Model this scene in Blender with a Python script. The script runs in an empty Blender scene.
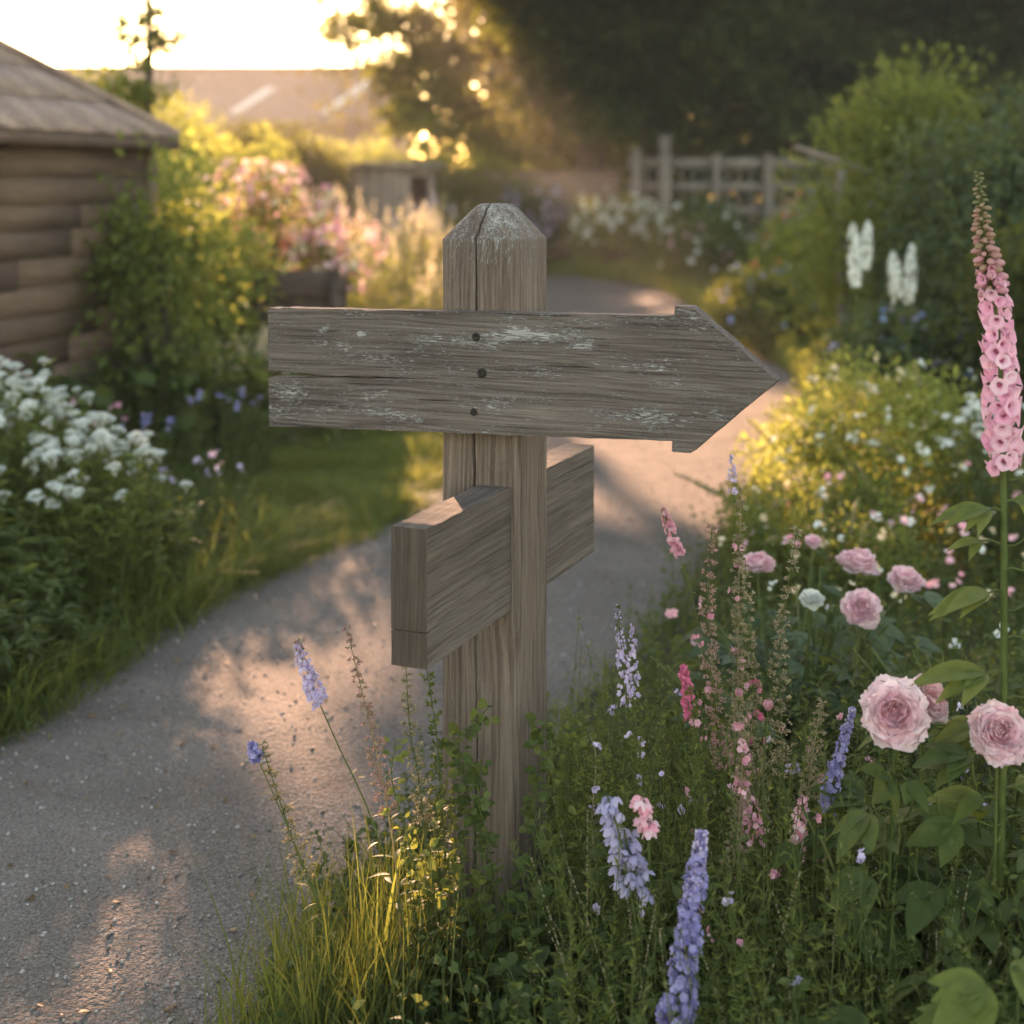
import bpy, bmesh, math, random
import numpy as np
from mathutils import Vector
S = bpy.context.scene
COL = S.collection
R = math.radians
# ------------------------------------------------------------------ camera
F, HCAM, HOR = 1500.0, 1.35, 180.0
cam = bpy.data.cameras.new('camera'); camo = bpy.data.objects.new('camera', cam); COL.objects.link(camo)
camo.location = (0, 0, HCAM); camo.rotation_euler = (R(90), 0, 0)
cam.sensor_width = 36; cam.lens = F/1024*36; cam.shift_y = -(512-HOR)/1024
cam.clip_start = .05; cam.clip_end = 600
cam.dof.use_dof = True; cam.dof.focus_distance = 2.48; cam.dof.aperture_fstop = 2.9
S.camera = camo
# ------------------------------------------------------------------ light
SUN_AZ, SUN_EL = 10.0, 14.0            # degrees left of the view, above the horizon
az, el = R(SUN_AZ), R(SUN_EL)
SUN = Vector((-math.sin(az)*math.cos(el), math.cos(az)*math.cos(el), math.sin(el)))
w = bpy.data.worlds.new('World'); S.world = w; w.use_nodes = True
nt = w.node_tree; bg = nt.nodes['Background']; sk = nt.nodes.new('ShaderNodeTexSky')
sk.sky_type = 'NISHITA'; sk.sun_disc = False; sk.sun_elevation = el; sk.sun_rotation = -az
sk.dust_density = .8; sk.ozone_density = .6; sk.air_density = 1.0
wm = nt.nodes.new('ShaderNodeMix'); wm.data_type = 'RGBA'; wm.blend_type = 'MULTIPLY'; wm.inputs[0].default_value = 1; wm.inputs[7].default_value = (1, .845, .68, 1)   # warm white balance
nt.links.new(sk.outputs[0], wm.inputs[6]); nt.links.new(wm.outputs[2], bg.inputs[0]); bg.inputs[1].default_value = .108
sl = bpy.data.lights.new('sun', 'SUN'); sl.energy = 5.0; sl.angle = R(.5); sl.color = (1, .58, .35)
so = bpy.data.objects.new('sun', sl); COL.objects.link(so)
so.rotation_euler = SUN.to_track_quat('Z', 'Y').to_euler()
S.view_settings.view_transform = 'Standard'; S.view_settings.look = 'None'
S.view_settings.exposure = 2.92
S.render.engine = 'CYCLES'
c = S.cycles
c.max_bounces = 7; c.diffuse_bounces = 3; c.glossy_bounces = 2; c.transmission_bounces = 4
c.transparent_max_bounces = 4; c.volume_bounces = 0; c.use_denoising = True
c.sample_clamp_indirect = 6; c.caustics_reflective = False; c.caustics_refractive = False

# ------------------------------------------------------------------ helpers
def P(px, py, Y):
    return np.array([(px-512)/F*Y, Y, HCAM-(py-HOR)/F*Y])

def gY(py):
    return F*HCAM/(py-HOR)

class MB:
    def __init__(s):
        s.V = []; s.L = []; s.T = []; s.M = []; s.A = []; s.n = 0
    def add(s, V, Fc, rnd=.5, mat=0):
        V = np.asarray(V, float).reshape(-1, 3); Fc = np.asarray(Fc, int)
        s.V.append(V); s.L.append((Fc+s.n).ravel()); s.T.append(np.full(len(Fc), Fc.shape[1]))
        s.M.append(np.full(len(Fc), mat)); s.A.append(np.broadcast_to(np.asarray(rnd, float), (len(V),)).copy())
        s.n += len(V)
    def ngon(s, V, idx, rnd=.5, mat=0):
        s.add(V, [idx], rnd, mat)
    def inst(s, tpl, loc, Rm, scale, rnd, mat=0):
        TV, TF = tpl; N = len(loc); k = len(TV)
        if N == 0: return
        sc = np.broadcast_to(np.asarray(scale, float).reshape(-1, 1, 1), (N, 1, 1))
        W = np.einsum('nij,kj->nki', Rm, TV)*sc + np.asarray(loc)[:, None, :]
        FF = (TF[None]+(np.arange(N)*k)[:, None, None]).reshape(-1, TF.shape[1])
        s.add(W.reshape(-1, 3), FF, np.repeat(np.broadcast_to(rnd, (N,)), k), mat)
    def box(s, lo, hi, rnd=.5, mat=0, M=None):
        x0, y0, z0 = lo; x1, y1, z1 = hi
        V = np.array([(x0,y0,z0),(x1,y0,z0),(x1,y1,z0),(x0,y1,z0),(x0,y0,z1),(x1,y0,z1),(x1,y1,z1),(x0,y1,z1)], float)
        if M is not None: V = V@M[0].T+M[1]
        s.add(V, [(0,3,2,1),(4,5,6,7),(0,1,5,4),(1,2,6,5),(2,3,7,6),(3,0,4,7)], rnd, mat)
    def build(s, name, mats, parent=None, smooth=False, loc=None):
        me = bpy.data.meshes.new(name)
        V = np.concatenate(s.V); L = np.concatenate(s.L); T = np.concatenate(s.T)
        if loc is not None: V = V-np.asarray(loc)
        me.vertices.add(len(V)); me.vertices.foreach_set('co', V.ravel())
        me.loops.add(len(L)); me.loops.foreach_set('vertex_index', L.astype(np.int32))
        me.polygons.add(len(T)); st = np.concatenate([[0], np.cumsum(T)[:-1]])
        me.polygons.foreach_set('loop_start', st.astype(np.int32))
        me.polygons.foreach_set('material_index', np.concatenate(s.M).astype(np.int32))
        if smooth: me.polygons.foreach_set('use_smooth', np.ones(len(T), bool))
        at = me.attributes.new('rnd', 'FLOAT', 'POINT'); at.data.foreach_set('value', np.concatenate(s.A))
        me.update(calc_edges=True)
        for m in (mats if isinstance(mats, (list, tuple)) else [mats]): me.materials.append(m)
        o = bpy.data.objects.new(name, me); COL.objects.link(o)
        if parent is not None: o.parent = parent
        if loc is not None: o.location = loc
        return o

def tag(o, label=None, cat=None, group=None, kind=None):
    if label: o['label'] = label
    if cat: o['category'] = cat
    if group: o['group'] = group
    if kind: o['kind'] = kind
    return o

def empty(name, loc, label=None, cat=None, group=None):
    o = bpy.data.objects.new(name, None); COL.objects.link(o); o.location = loc; o.empty_display_size = .1
    return tag(o, label, cat, group)

def norm(v):
    v = np.asarray(v, float); return v/np.maximum(np.linalg.norm(v, axis=-1, keepdims=True), 1e-9)

def frames(d, up):
    y = norm(d); x = norm(np.cross(y, up)); z = np.cross(x, y)
    return np.stack([x, y, z], axis=-1)

def tubes(mb, PP, rad, sides=4, rnd=.5, mat=0):
    """PP (N,S,3), rad (N,S)"""
    PP = np.asarray(PP, float)
    if PP.ndim == 2: PP = PP[None]
    N, Sg, _ = PP.shape
    rad = np.broadcast_to(np.asarray(rad, float), (N, Sg))
    T = np.gradient(PP, axis=1); T = norm(T)
    ref = np.where(np.abs(T[..., 2:3]) > .9, np.array([1., 0, 0]), np.array([0, 0, 1.]))
    ref = np.repeat(ref[:, :1], Sg, 1)
    A = norm(np.cross(T, ref)); B = np.cross(T, A)
    th = np.linspace(0, 2*np.pi, sides, endpoint=False)
    ring = A[:, :, None]*np.cos(th)[None, None, :, None]+B[:, :, None]*np.sin(th)[None, None, :, None]
    V = PP[:, :, None]+ring*rad[:, :, None, None]
    i = np.arange(Sg-1)[:, None]; j = np.arange(sides)[None]
    q = np.stack([i*sides+j, i*sides+(j+1) % sides, (i+1)*sides+(j+1) % sides, (i+1)*sides+j], -1).reshape(-1, 4)
    FF = (q[None]+(np.arange(N)*Sg*sides)[:, None, None]).reshape(-1, 4)
    r = np.broadcast_to(np.asarray(rnd, float), (N,))
    mb.add(V.reshape(-1, 3), FF, np.repeat(r, Sg*sides), mat)

def bez(a, b, c_, n):
    t = np.linspace(0, 1, n)[None, :, None]
    return (1-t)**2*a[:, None]+2*t*(1-t)*b[:, None]+t*t*c_[:, None]

def leaf(prof='ovate', n=4, W=.5, fold=.25, droop=.25, side=1):
    """leaf along +Y length 1; normal +Z"""
    t = np.linspace(0, 1, n+1)
    if prof == 'ovate': wd = np.sin(np.pi*t**.75)**.9
    elif prof == 'lance': wd = np.sin(np.pi*t**.85)
    elif prof == 'round': wd = np.sqrt(np.maximum(0, 1-(2*t-1)**2))
    elif prof == 'obov': wd = np.sin(np.pi*t**1.4)
    wd = np.maximum(wd*W/2, .012)
    V = []; cols = 2*side+1
    for k in range(n+1):
        for j in range(cols):
            s = (j-side)/side
            V.append((s*wd[k], t[k]-.06*abs(s)*0, -droop*t[k]**2+fold*abs(s)*wd[k]-.10*fold*wd[k]*math.sin(t[k]*14)*abs(s)))
    Fc = [(k*cols+j, k*cols+j+1, (k+1)*cols+j+1, (k+1)*cols+j) for k in range(n) for j in range(cols-1)]
    V = np.array(V)
    if n >= 12: V[:, 2] += .030*np.sin(V[:, 1]*34-np.abs(V[:, 0])*30)*np.abs(V[:, 0])*4*W/2
    return V, np.array(Fc)

LEAF1 = (np.array([(0,0,0),(.26,.42,.06),(0,1,-.12),(-.26,.42,.06)], float), np.array([(0,1,2,3)]))   # cheapest leaf
LEAF2 = (np.array([(0,0,0),(.25,.35,.08),(.2,.7,.0),(0,1,-.2),(-.2,.7,.0),(-.25,.35,.08),(0,.4,0),(0,.72,-.08)], float),
         np.array([(0,1,6,6),(1,2,7,6),(2,3,7,7),(0,6,5,5),(6,7,4,5),(7,3,4,4)]))
LEAF2 = leaf('ovate', 3, .55, .3, .2)

def petals(n=5, r=1., inner=.0, cup=.25, W=.9, seg=2):
    """flat flower, faces +Y"""
    V = []; Fc = []
    for k in range(n):
        a = 2*math.pi*k/n; ca, sa = math.cos(a), math.sin(a); b = len(V)
        for i in range(seg+1):
            t = i/seg
            hw = W*.5*math.sin(math.pi*(.12+.76*t))*(2*math.pi/n*.75 if n > 3 else .9)
            rr = inner+(r-inner)*t
            for s in (-1, 0, 1):
                x = rr*(1 if s == 0 else .94); y = s*hw*r
                V.append((x*ca-y*sa, cup*t*t*r+(.0 if s == 0 else .05*r), x*sa+y*ca))
        for i in range(seg):
            for j in range(2):
                q = b+i*3+j; Fc.append((q, q+1, q+4, q+3))
    return np.array(V), np.array(Fc)

def blob(r=1, n=6, m=4, squash=1.):
    V = []; Fc = []
    for i in range(m+1):
        ph = math.pi*i/m
        for j in range(n):
            a = 2*math.pi*j/n
            V.append((r*math.sin(ph)*math.cos(a), r*squash*math.cos(ph), r*math.sin(ph)*math.sin(a)))
    for i in range(m):
        for j in range(n):
            Fc.append((i*n+j, i*n+(j+1) % n, (i+1)*n+(j+1) % n, (i+1)*n+j))
    return np.array(V), np.array(Fc)
BUD = blob(1, 5, 3, 1.3)

def rdirs(g, n, zmin=-1., zmax=1.):
    z = g.uniform(zmin, zmax, n); a = g.uniform(0, 2*np.pi, n); r = np.sqrt(1-z*z)
    return np.stack([r*np.cos(a), r*np.sin(a), z], -1)

# ------------------------------------------------------------------ materials
class NT:
    def __init__(s, name):
        s.m = bpy.data.materials.new(name); s.m.use_nodes = True; s.t = s.m.node_tree
        s.b = s.t.nodes['Principled BSDF']; s.out = s.t.nodes['Material Output']
    def n(s, ty, **k):
        x = s.t.nodes.new(ty)
        for a, v in k.items():
            if a.startswith('i_'):
                key = a[2:]; key = int(key) if key.isdigit() else key.replace('_', ' ')
                x.inputs[key].default_value = v
            else: setattr(x, a, v)
        return x
    def l(s, a, b): s.t.links.new(a, b)
    def ramp(s, src, stops):
        r = s.n('ShaderNodeValToRGB'); e = r.color_ramp.elements
        while len(e) < len(stops): e.new(.5)
        for q, (p, col) in zip(e, stops):
            q.position = p; q.color = (*col, 1) if not isinstance(col, (int, float)) else (col, col, col, 1)
        s.l(src, r.inputs[0]); return r.outputs[0]
    def noise(s, vec, scale, detail=4, rough=.55, dist=0):
        x = s.n('ShaderNodeTexNoise'); x.inputs['Scale'].default_value = scale; x.inputs['Detail'].default_value = detail
        x.inputs['Roughness'].default_value = rough; x.inputs['Distortion'].default_value = dist
        s.l(vec, x.inputs['Vector']); return x.outputs[0]
    def map(s, vec, scale):
        x = s.n('ShaderNodeMapping'); x.inputs['Scale'].default_value = scale; s.l(vec, x.inputs[0]); return x.outputs[0]
    def mix(s, f, a, b, mode='MIX'):
        x = s.n('ShaderNodeMix', data_type='RGBA', blend_type=mode)
        for v, i in ((f, 0), (a, 6), (b, 7)):
            if isinstance(v, (int, float)): x.inputs[i].default_value = v
            elif isinstance(v, tuple): x.inputs[i].default_value = (*v, 1)
            else: s.l(v, x.inputs[i])
        return x.outputs[2]
    def math(s, op, a, b=0.):
        x = s.n('ShaderNodeMath', operation=op)
        for i, v in enumerate((a, b)):
            if isinstance(v, (int, float)): x.inputs[i].default_value = v
            else: s.l(v, x.inputs[i])
        return x.outputs[0]
    def bump(s, h, strength=.5, dist=.01, prev=None):
        x = s.n('ShaderNodeBump'); x.inputs['Strength'].default_value = strength; x.inputs['Distance'].default_value = dist
        s.l(h, x.inputs['Height'])
        if prev is not None: s.l(prev, x.inputs['Normal'])
        return x.outputs[0]

def leafmat(name, c0, c1, c2=None, trans=.4, tcol=None, rough=.55, spec=.15, var=1.):
    m = NT(name); a = m.n('ShaderNodeAttribute', attribute_name='rnd')
    c2 = c2 or c1
    col = m.ramp(a.outputs['Fac'], [(0, c0), (.55, c1), (1, c2)])
    tc = m.n('ShaderNodeTexCoord'); nz = m.noise(tc.outputs['Object'], 60, 2)
    col = m.mix(.45*var, col, m.ramp(nz, [(.3, .35), (.7, 1.)]), 'MULTIPLY')
    m.l(col, m.b.inputs['Base Color']); m.b.inputs['Roughness'].default_value = rough
    m.b.inputs['Specular IOR Level'].default_value = spec
    tr = m.n('ShaderNodeBsdfTranslucent')
    tcl = m.mix(.6, col, tcol or (.30, .30, .03)); m.l(tcl, tr.inputs[0])
    mx = m.n('ShaderNodeMixShader'); mx.inputs[0].default_value = trans
    m.l(m.b.outputs[0], mx.inputs[1]); m.l(tr.outputs[0], mx.inputs[2]); m.l(mx.outputs[0], m.out.inputs[0])
    return m.m

def petalmat(name, c0, c1, c2=None, trans=.35, rough=.6):
    return leafmat(name, c0, c1, c2, trans, tuple(min(1, v*1.0) for v in (c2 or c1)), rough, .2, .2)

LM = dict(
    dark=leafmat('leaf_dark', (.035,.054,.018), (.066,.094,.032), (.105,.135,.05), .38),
    mid=leafmat('leaf_mid', (.055,.088,.025), (.096,.138,.042), (.155,.19,.068), .42),
    blue=leafmat('leaf_bluish', (.052,.088,.045), (.09,.135,.075), (.145,.19,.115), .35),
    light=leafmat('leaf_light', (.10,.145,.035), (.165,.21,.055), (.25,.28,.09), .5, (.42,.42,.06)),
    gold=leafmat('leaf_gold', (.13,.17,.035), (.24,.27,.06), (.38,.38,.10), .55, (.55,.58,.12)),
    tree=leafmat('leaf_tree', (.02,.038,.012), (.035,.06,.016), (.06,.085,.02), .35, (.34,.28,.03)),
    grass=leafmat('grass_blade', (.07,.105,.025), (.125,.165,.04), (.21,.225,.07), .45, (.38,.38,.06)),
    dry=leafmat('dry_stalk', (.26,.22,.13), (.40,.34,.21), (.54,.47,.33), .4, (.6,.5,.25)),
    stem=leafmat('stem_green', (.07,.10,.028), (.115,.15,.045), (.17,.19,.07), .2),
)
PM = dict(
    white=petalmat('petal_white', (.62,.66,.62), (.78,.80,.76), (.85,.86,.80)),
    cream=petalmat('petal_cream', (.70,.58,.38), (.80,.68,.45), (.88,.78,.58)),
    pink=petalmat('petal_pink', (.62,.26,.36), (.72,.38,.46), (.80,.52,.58)),
    hot=petalmat('petal_magenta', (.55,.10,.24), (.68,.18,.32), (.78,.30,.42)),
    peony=petalmat('petal_peony', (.93,.36,.46), (.95,.58,.66), (.96,.80,.83), .45),
    fox=petalmat('petal_foxglove', (.80,.32,.52), (.90,.52,.67), (.95,.74,.82), .4),
    violet=petalmat('petal_violet', (.22,.20,.44), (.34,.31,.58), (.50,.47,.72)),
    lilac=petalmat('petal_lilac', (.52,.42,.66), (.64,.54,.76), (.76,.68,.84)),
    blue=petalmat('petal_blue', (.22,.34,.70), (.32,.44,.78), (.45,.55,.84)),
    palebl=petalmat('petal_pale_blue', (.36,.33,.54), (.47,.43,.63), (.58,.54,.71)),
    red=petalmat('petal_red', (.60,.06,.06), (.70,.12,.08), (.75,.2,.12)),
    bud=petalmat('bud_mauve', (.22,.26,.11), (.46,.30,.22), (.68,.36,.42)),
)

def woodmat(name, grain='X', dark=(.06,.042,.034), mid=(.165,.122,.098), lite=(.31,.25,.215), paint=0., cap=None, fine=1., streak=None):
    m = NT(name); tc = m.n('ShaderNodeTexCoord'); o = tc.outputs['Object']
    def sc(al, ac): return tuple(al if ax == grain else ac for ax in 'XYZ')
    wz = m.n('ShaderNodeTexNoise'); wz.inputs['Scale'].default_value = 5; m.l(m.map(o, sc(.6, 1)), wz.inputs['Vector'])
    ad = m.n('ShaderNodeVectorMath', operation='SCALE'); m.l(wz.outputs[1], ad.inputs[0]); ad.inputs[3].default_value = .018
    av = m.n('ShaderNodeVectorMath', operation='ADD'); m.l(o, av.inputs[0]); m.l(ad.outputs[0], av.inputs[1])
    v = av.outputs[0]
    n1 = m.noise(m.map(v, sc(4, 170*fine)), 1, 6, .65)
    n2 = m.noise(m.map(v, sc(1.6, 45*fine)), 1, 4, .6)
    n3 = m.noise(m.map(v, sc(2.2, 9)), 1, 3, .5)
    n4 = m.noise(m.map(v, sc(9, 420*fine)), 1, 3, .6)
    g = m.math('ADD', m.math('MULTIPLY', n1, .58), m.math('ADD', m.math('MULTIPLY', n2, .24), m.math('MULTIPLY', n4, .18)))
    col = m.ramp(g, [(.34, dark), (.47, mid), (.66, lite)])
    col = m.mix(.55, col, m.ramp(n3, [(.3, (.55,.52,.5)), (.7, (1.15,1.1,1.05))]), 'MULTIPLY')
    crack = m.ramp(m.noise(m.map(v, sc(1.8, 85*fine)), 1, 2, .5), [(.235, 1.), (.30, 0.)])
    col = m.mix(m.math('MULTIPLY', crack, .75), col, (.022,.017,.014))
    h = m.math('SUBTRACT', g, m.math('MULTIPLY', crack, .5))
    rough = .85
    if paint > 0:
        pf = m.noise(m.map(v, sc(75, 480)), 1, 4, .8)
        pa = m.noise(m.map(v, sc(7.0, 26)), 1.3, 5, .7)
        pm = m.math('ADD', m.math('MULTIPLY', pf, .95), m.math('MULTIPLY', pa, .55))
        if streak:
            sx = m.n('ShaderNodeSeparateXYZ'); m.l(o, sx.inputs[0])
            for (cx, cz, rx, rz, tilt, amt) in streak:
                X = m.math('SUBTRACT', sx.outputs[0], cx); Z = m.math('SUBTRACT', sx.outputs[2], cz)
                Z = m.math('SUBTRACT', Z, m.math('MULTIPLY', X, tilt))
                d = m.math('ADD', m.math('POWER', m.math('ABSOLUTE', m.math('DIVIDE', X, rx)), 2.), m.math('POWER', m.math('ABSOLUTE', m.math('DIVIDE', Z, rz)), 2.))
                pm = m.math('ADD', pm, m.math('MULTIPLY', m.math('MAXIMUM', m.math('SUBTRACT', 1., d), 0.), amt))
        if cap is not None:
            sx = m.n('ShaderNodeSeparateXYZ'); m.l(o, sx.inputs[0])
            mr = m.n('ShaderNodeMapRange'); m.l(sx.outputs[2], mr.inputs[0])
            for i, q in enumerate((cap[0], cap[1], -.24, .115)): mr.inputs[i+1].default_value = q
            pm = m.math('ADD', pm, mr.outputs[0])
        th = .895-paint
        mask = m.ramp(pm, [(th, 0.), (th+.06, 1.)])
        col = m.mix(m.math('MULTIPLY', mask, .68), col, m.ramp(n4, [(.3, (.34,.335,.33)), (.7, (.56,.555,.55))]))
        h = m.math('ADD', h, m.math('MULTIPLY', mask, .25))
    m.l(col, m.b.inputs['Base Color']); m.b.inputs['Roughness'].default_value = rough; m.b.inputs['Specular IOR Level'].default_value = .25
    m.l(m.bump(h, .8, .006), m.b.inputs['Normal'])
    return m.m

def plain(name, col, rough=.7, var=.3, scale=8, bump=.2, metal=0.):
    m = NT(name); tc = m.n('ShaderNodeTexCoord'); nz = m.noise(tc.outputs['Object'], scale, 5)
    m.l(m.mix(1., col, m.ramp(nz, [(.3, 1-var), (.7, 1+var*.3)]), 'MULTIPLY'), m.b.inputs['Base Color'])
    m.b.inputs['Roughness'].default_value = rough; m.b.inputs['Metallic'].default_value = metal
    m.l(m.bump(nz, bump, .02), m.b.inputs['Normal']); return m.m

# ------------------------------------------------------------------ ground, path
LE = np.array([(-2.6,-2),(-2.3,0),(-1.95,1.2),(-1.62,2.6),(-1.27,3.6),(-1.06,4.55),(-.77,5.33),(-.55,5.75),(-.33,6.75),(-.18,8),(-.05,10),(.0,13),(-.1,15.5),(-.7,18),(-2.2,19.4),(-6,20.2),(-12,20.6)], float)
RE = np.array([(-.9,-2),(-.75,0),(-.62,1.2),(-.42,2.5),(.08,3.6),(.50,4.7),(1.04,6.3),(1.50,7.8),(1.88,9.4),(1.98,10.9),(1.82,13.2),(1.95,16.5),(1.7,19.2),(.6,21.3),(-1.9,22.5),(-6,23.2),(-12,23.6)], float)
def spline(Q, n):
    Pp = np.vstack([2*Q[0]-Q[1], Q, 2*Q[-1]-Q[-2]]); out = []
    for i in range(len(Q)-1):
        p0, p1, p2, p3 = Pp[i:i+4]
        for t in np.linspace(0, 1, n, endpoint=False):
            out.append(.5*((2*p1)+(-p0+p2)*t+(2*p0-5*p1+4*p2-p3)*t*t+(-p0+3*p1-3*p2+p3)*t**3))
    out.append(Q[-1]); return np.array(out)
LS, RS = spline(LE, 24), spline(RE, 24)
_g = np.random.default_rng(1)
def wob(n, k=5, amp=.03):
    x = _g.normal(size=n+k*2); ker = np.hanning(k*2+1); ker /= np.sqrt((ker**2).sum()); return np.convolve(x, ker, 'valid')[:n]*amp
LSn = LS+np.stack([wob(len(LS), 3, .022), np.zeros(len(LS))], -1); RSn = RS+np.stack([wob(len(RS), 3, .022), np.zeros(len(RS))], -1)
def on_path(x, y, m=0.):
    kl = LS[:, 1] < 17.8; xl = np.interp(y, LS[kl][:, 1], LS[kl][:, 0]); kr = RS[:, 1] < 19; xr = np.interp(y, RS[kr][:, 1], RS[kr][:, 0])
    a = (x > xl-m) & (x < xr+m) & (y < 19)
    b = (y >= 17.5) & (y > np.interp(-x, -LS[::-1][:, 0][::-1] if False else -LS[LS[:, 1] > 15][:, 0], LS[LS[:, 1] > 15][:, 1])-m) & (y < 23.8) & (x < 1.7+m) & (y < np.interp(-x, -RS[RS[:, 1] > 19][:, 0], RS[RS[:, 1] > 19][:, 1])+m)
    return a | b

m = NT('ground_soil'); tc = m.n('ShaderNodeTexCoord'); o = tc.outputs['Object']
n1 = m.noise(o, 1.3, 5); n2 = m.noise(o, 25, 6, .7)
col = m.mix(m.ramp(n1, [(.4, 0.), (.6, 1.)]), (.035,.05,.018), (.055,.045,.028)); col = m.mix(.6, col, m.ramp(n2, [(.3, .4), (.7, 1.2)]), 'MULTIPLY')
m.l(col, m.b.inputs['Base Color']); m.b.inputs['Roughness'].default_value = .95; m.l(m.bump(n2, .8, .05), m.b.inputs['Normal']); M_SOIL = m.m
mb = MB(); nx = 60
gx = np.concatenate([np.linspace(-70, -8, 10), np.linspace(-7.5, 7.5, 60), np.linspace(8, 70, 10)]); gy = np.concatenate([np.linspace(-15, -1, 5), np.linspace(-.5, 30, 120), np.linspace(31, 110, 12)])
X, Y_ = np.meshgrid(gx, gy); Z = -.012-.0*X
V = np.stack([X.ravel(), Y_.ravel(), Z.ravel()], -1); a, b = len(gy), len(gx)
i, j = np.meshgrid(np.arange(a-1), np.arange(b-1), indexing='ij'); q = (i*b+j).ravel()
mb.add(V, np.stack([q, q+1, q+b+1, q+b], -1)); tag(mb.build('ground', M_SOIL), kind='structure')

m = NT('gravel_path'); tc = m.n('ShaderNodeTexCoord'); o = tc.outputs['Object']
vo = m.n('ShaderNodeTexVoronoi'); vo.inputs['Scale'].default_value = 190; m.l(o, vo.inputs['Vector'])
vo2 = m.n('ShaderNodeTexVoronoi'); vo2.inputs['Scale'].default_value = 75; m.l(o, vo2.inputs['Vector'])
n1 = m.noise(o, 2.2, 5); n2 = m.noise(o, 160, 4, .7); n3 = m.noise(o, 14, 5, .65)
col = m.ramp(n2, [(.3, (.092,.080,.070)), (.5, (.168,.147,.130)), (.72, (.30,.27,.245))])
col = m.mix(.5, col, m.ramp(vo.outputs['Color'], [(.1, .55), (.9, 1.25)]), 'MULTIPLY')
col = m.mix(.75, col, m.ramp(n1, [(.35, .72), (.65, 1.1)]), 'MULTIPLY')
col = m.mix(m.ramp(n3, [(.52, 0.), (.75, .35)]), col, (.15,.115,.085))
m.l(col, m.b.inputs['Base Color']); m.b.inputs['Roughness'].default_value = .95; m.b.inputs['Specular IOR Level'].default_value = .12
h1 = m.math('SUBTRACT', 1., vo.outputs['Distance']); h2 = m.math('SUBTRACT', 1., vo2.outputs['Distance'])
hh = m.math('ADD', m.math('MULTIPLY', h1, .5), m.math('ADD', m.math('MULTIPLY', h2, .8), m.math('MULTIPLY', n3, .35)))
m.l(m.bump(hh, .8, .009), m.b.inputs['Normal']); M_PATH = m.m
mb = MB(); K = 24; t = np.linspace(0, 1, K+1)
V = LSn[:, None]*(1-t)[None, :, None]+RSn[:, None]*t[None, :, None]
prof = -.008+.028*np.sin(np.pi*t)**.6
zz = np.broadcast_to(prof, V.shape[:2])+_g.normal(0, .0012, V.shape[:2])
V = np.concatenate([V, zz[..., None]], -1).reshape(-1, 3); a, b = len(LSn), K+1
i, j = np.meshgrid(np.arange(a-1), np.arange(b-1), indexing='ij'); q = (i*b+j).ravel()
mb.add(V, np.stack([q, q+1, q+b+1, q+b], -1)); tag(mb.build('path', M_PATH, smooth=True), kind='structure')
# loose stones
g = np.random.default_rng(5); n = 9000
yy = 2.1+6*g.random(n)**1.5; lo = np.interp(yy, LS[:300, 1], LS[:300, 0]); hi = np.interp(yy, RS[:300, 1], RS[:300, 0])
u = g.beta(.6, .6, n); xx = lo-.06+(hi-lo+.12)*u
ST = blob(1, 6, 4, .6); ST = (ST[0]*np.array([1, 1, .75])[None], ST[1])
zt = -.008+.028*np.sin(np.pi*np.clip(u, .001, .999))**.6
mb = MB(); sz = .0015+.0045*g.random(n)**3; sz[u > .05] *= 1.
mb.inst(ST, np.stack([xx, yy, zt+sz*.2], -1), frames(rdirs(g, n, -.3, .3), np.tile([0, 0, 1.], (n, 1))), sz, g.random(n))
M_ST = NT('stone'); at = M_ST.n('ShaderNodeAttribute', attribute_name='rnd'); M_ST.l(M_ST.ramp(at.outputs['Fac'], [(0, (.10,.09,.08)), (.6, (.24,.22,.20)), (1, (.42,.39,.36))]), M_ST.b.inputs['Base Color']); M_ST.b.inputs['Roughness'].default_value = .8
tag(mb.build('gravel', M_ST.m, smooth=True), kind='stuff')

g = np.random.default_rng(6); n = 900; yy = 2.1+6.5*g.random(n)**1.3; lo = np.interp(yy, LS[:300, 1], LS[:300, 0]); hi = np.interp(yy, RS[:300, 1], RS[:300, 0]); u = g.beta(.35, .45, n); xx = lo-.1+(hi-lo+.2)*u
mb = MB(); zt = .002+.028*np.sin(np.pi*np.clip(u, .001, .999))**.6-.006
mb.inst(LEAF2, np.stack([xx, yy, zt], -1), frames(rdirs(g, n, -.15, .15), norm(g.normal(0, .35, (n, 3))+[0, 0, 1])), 0.008+.020*g.random(n)**2, g.random(n)); tag(mb.build('leaf_litter', leafmat('dead_leaf', (.10,.06,.03), (.18,.12,.06), (.28,.20,.10), .1)), kind='stuff')

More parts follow.
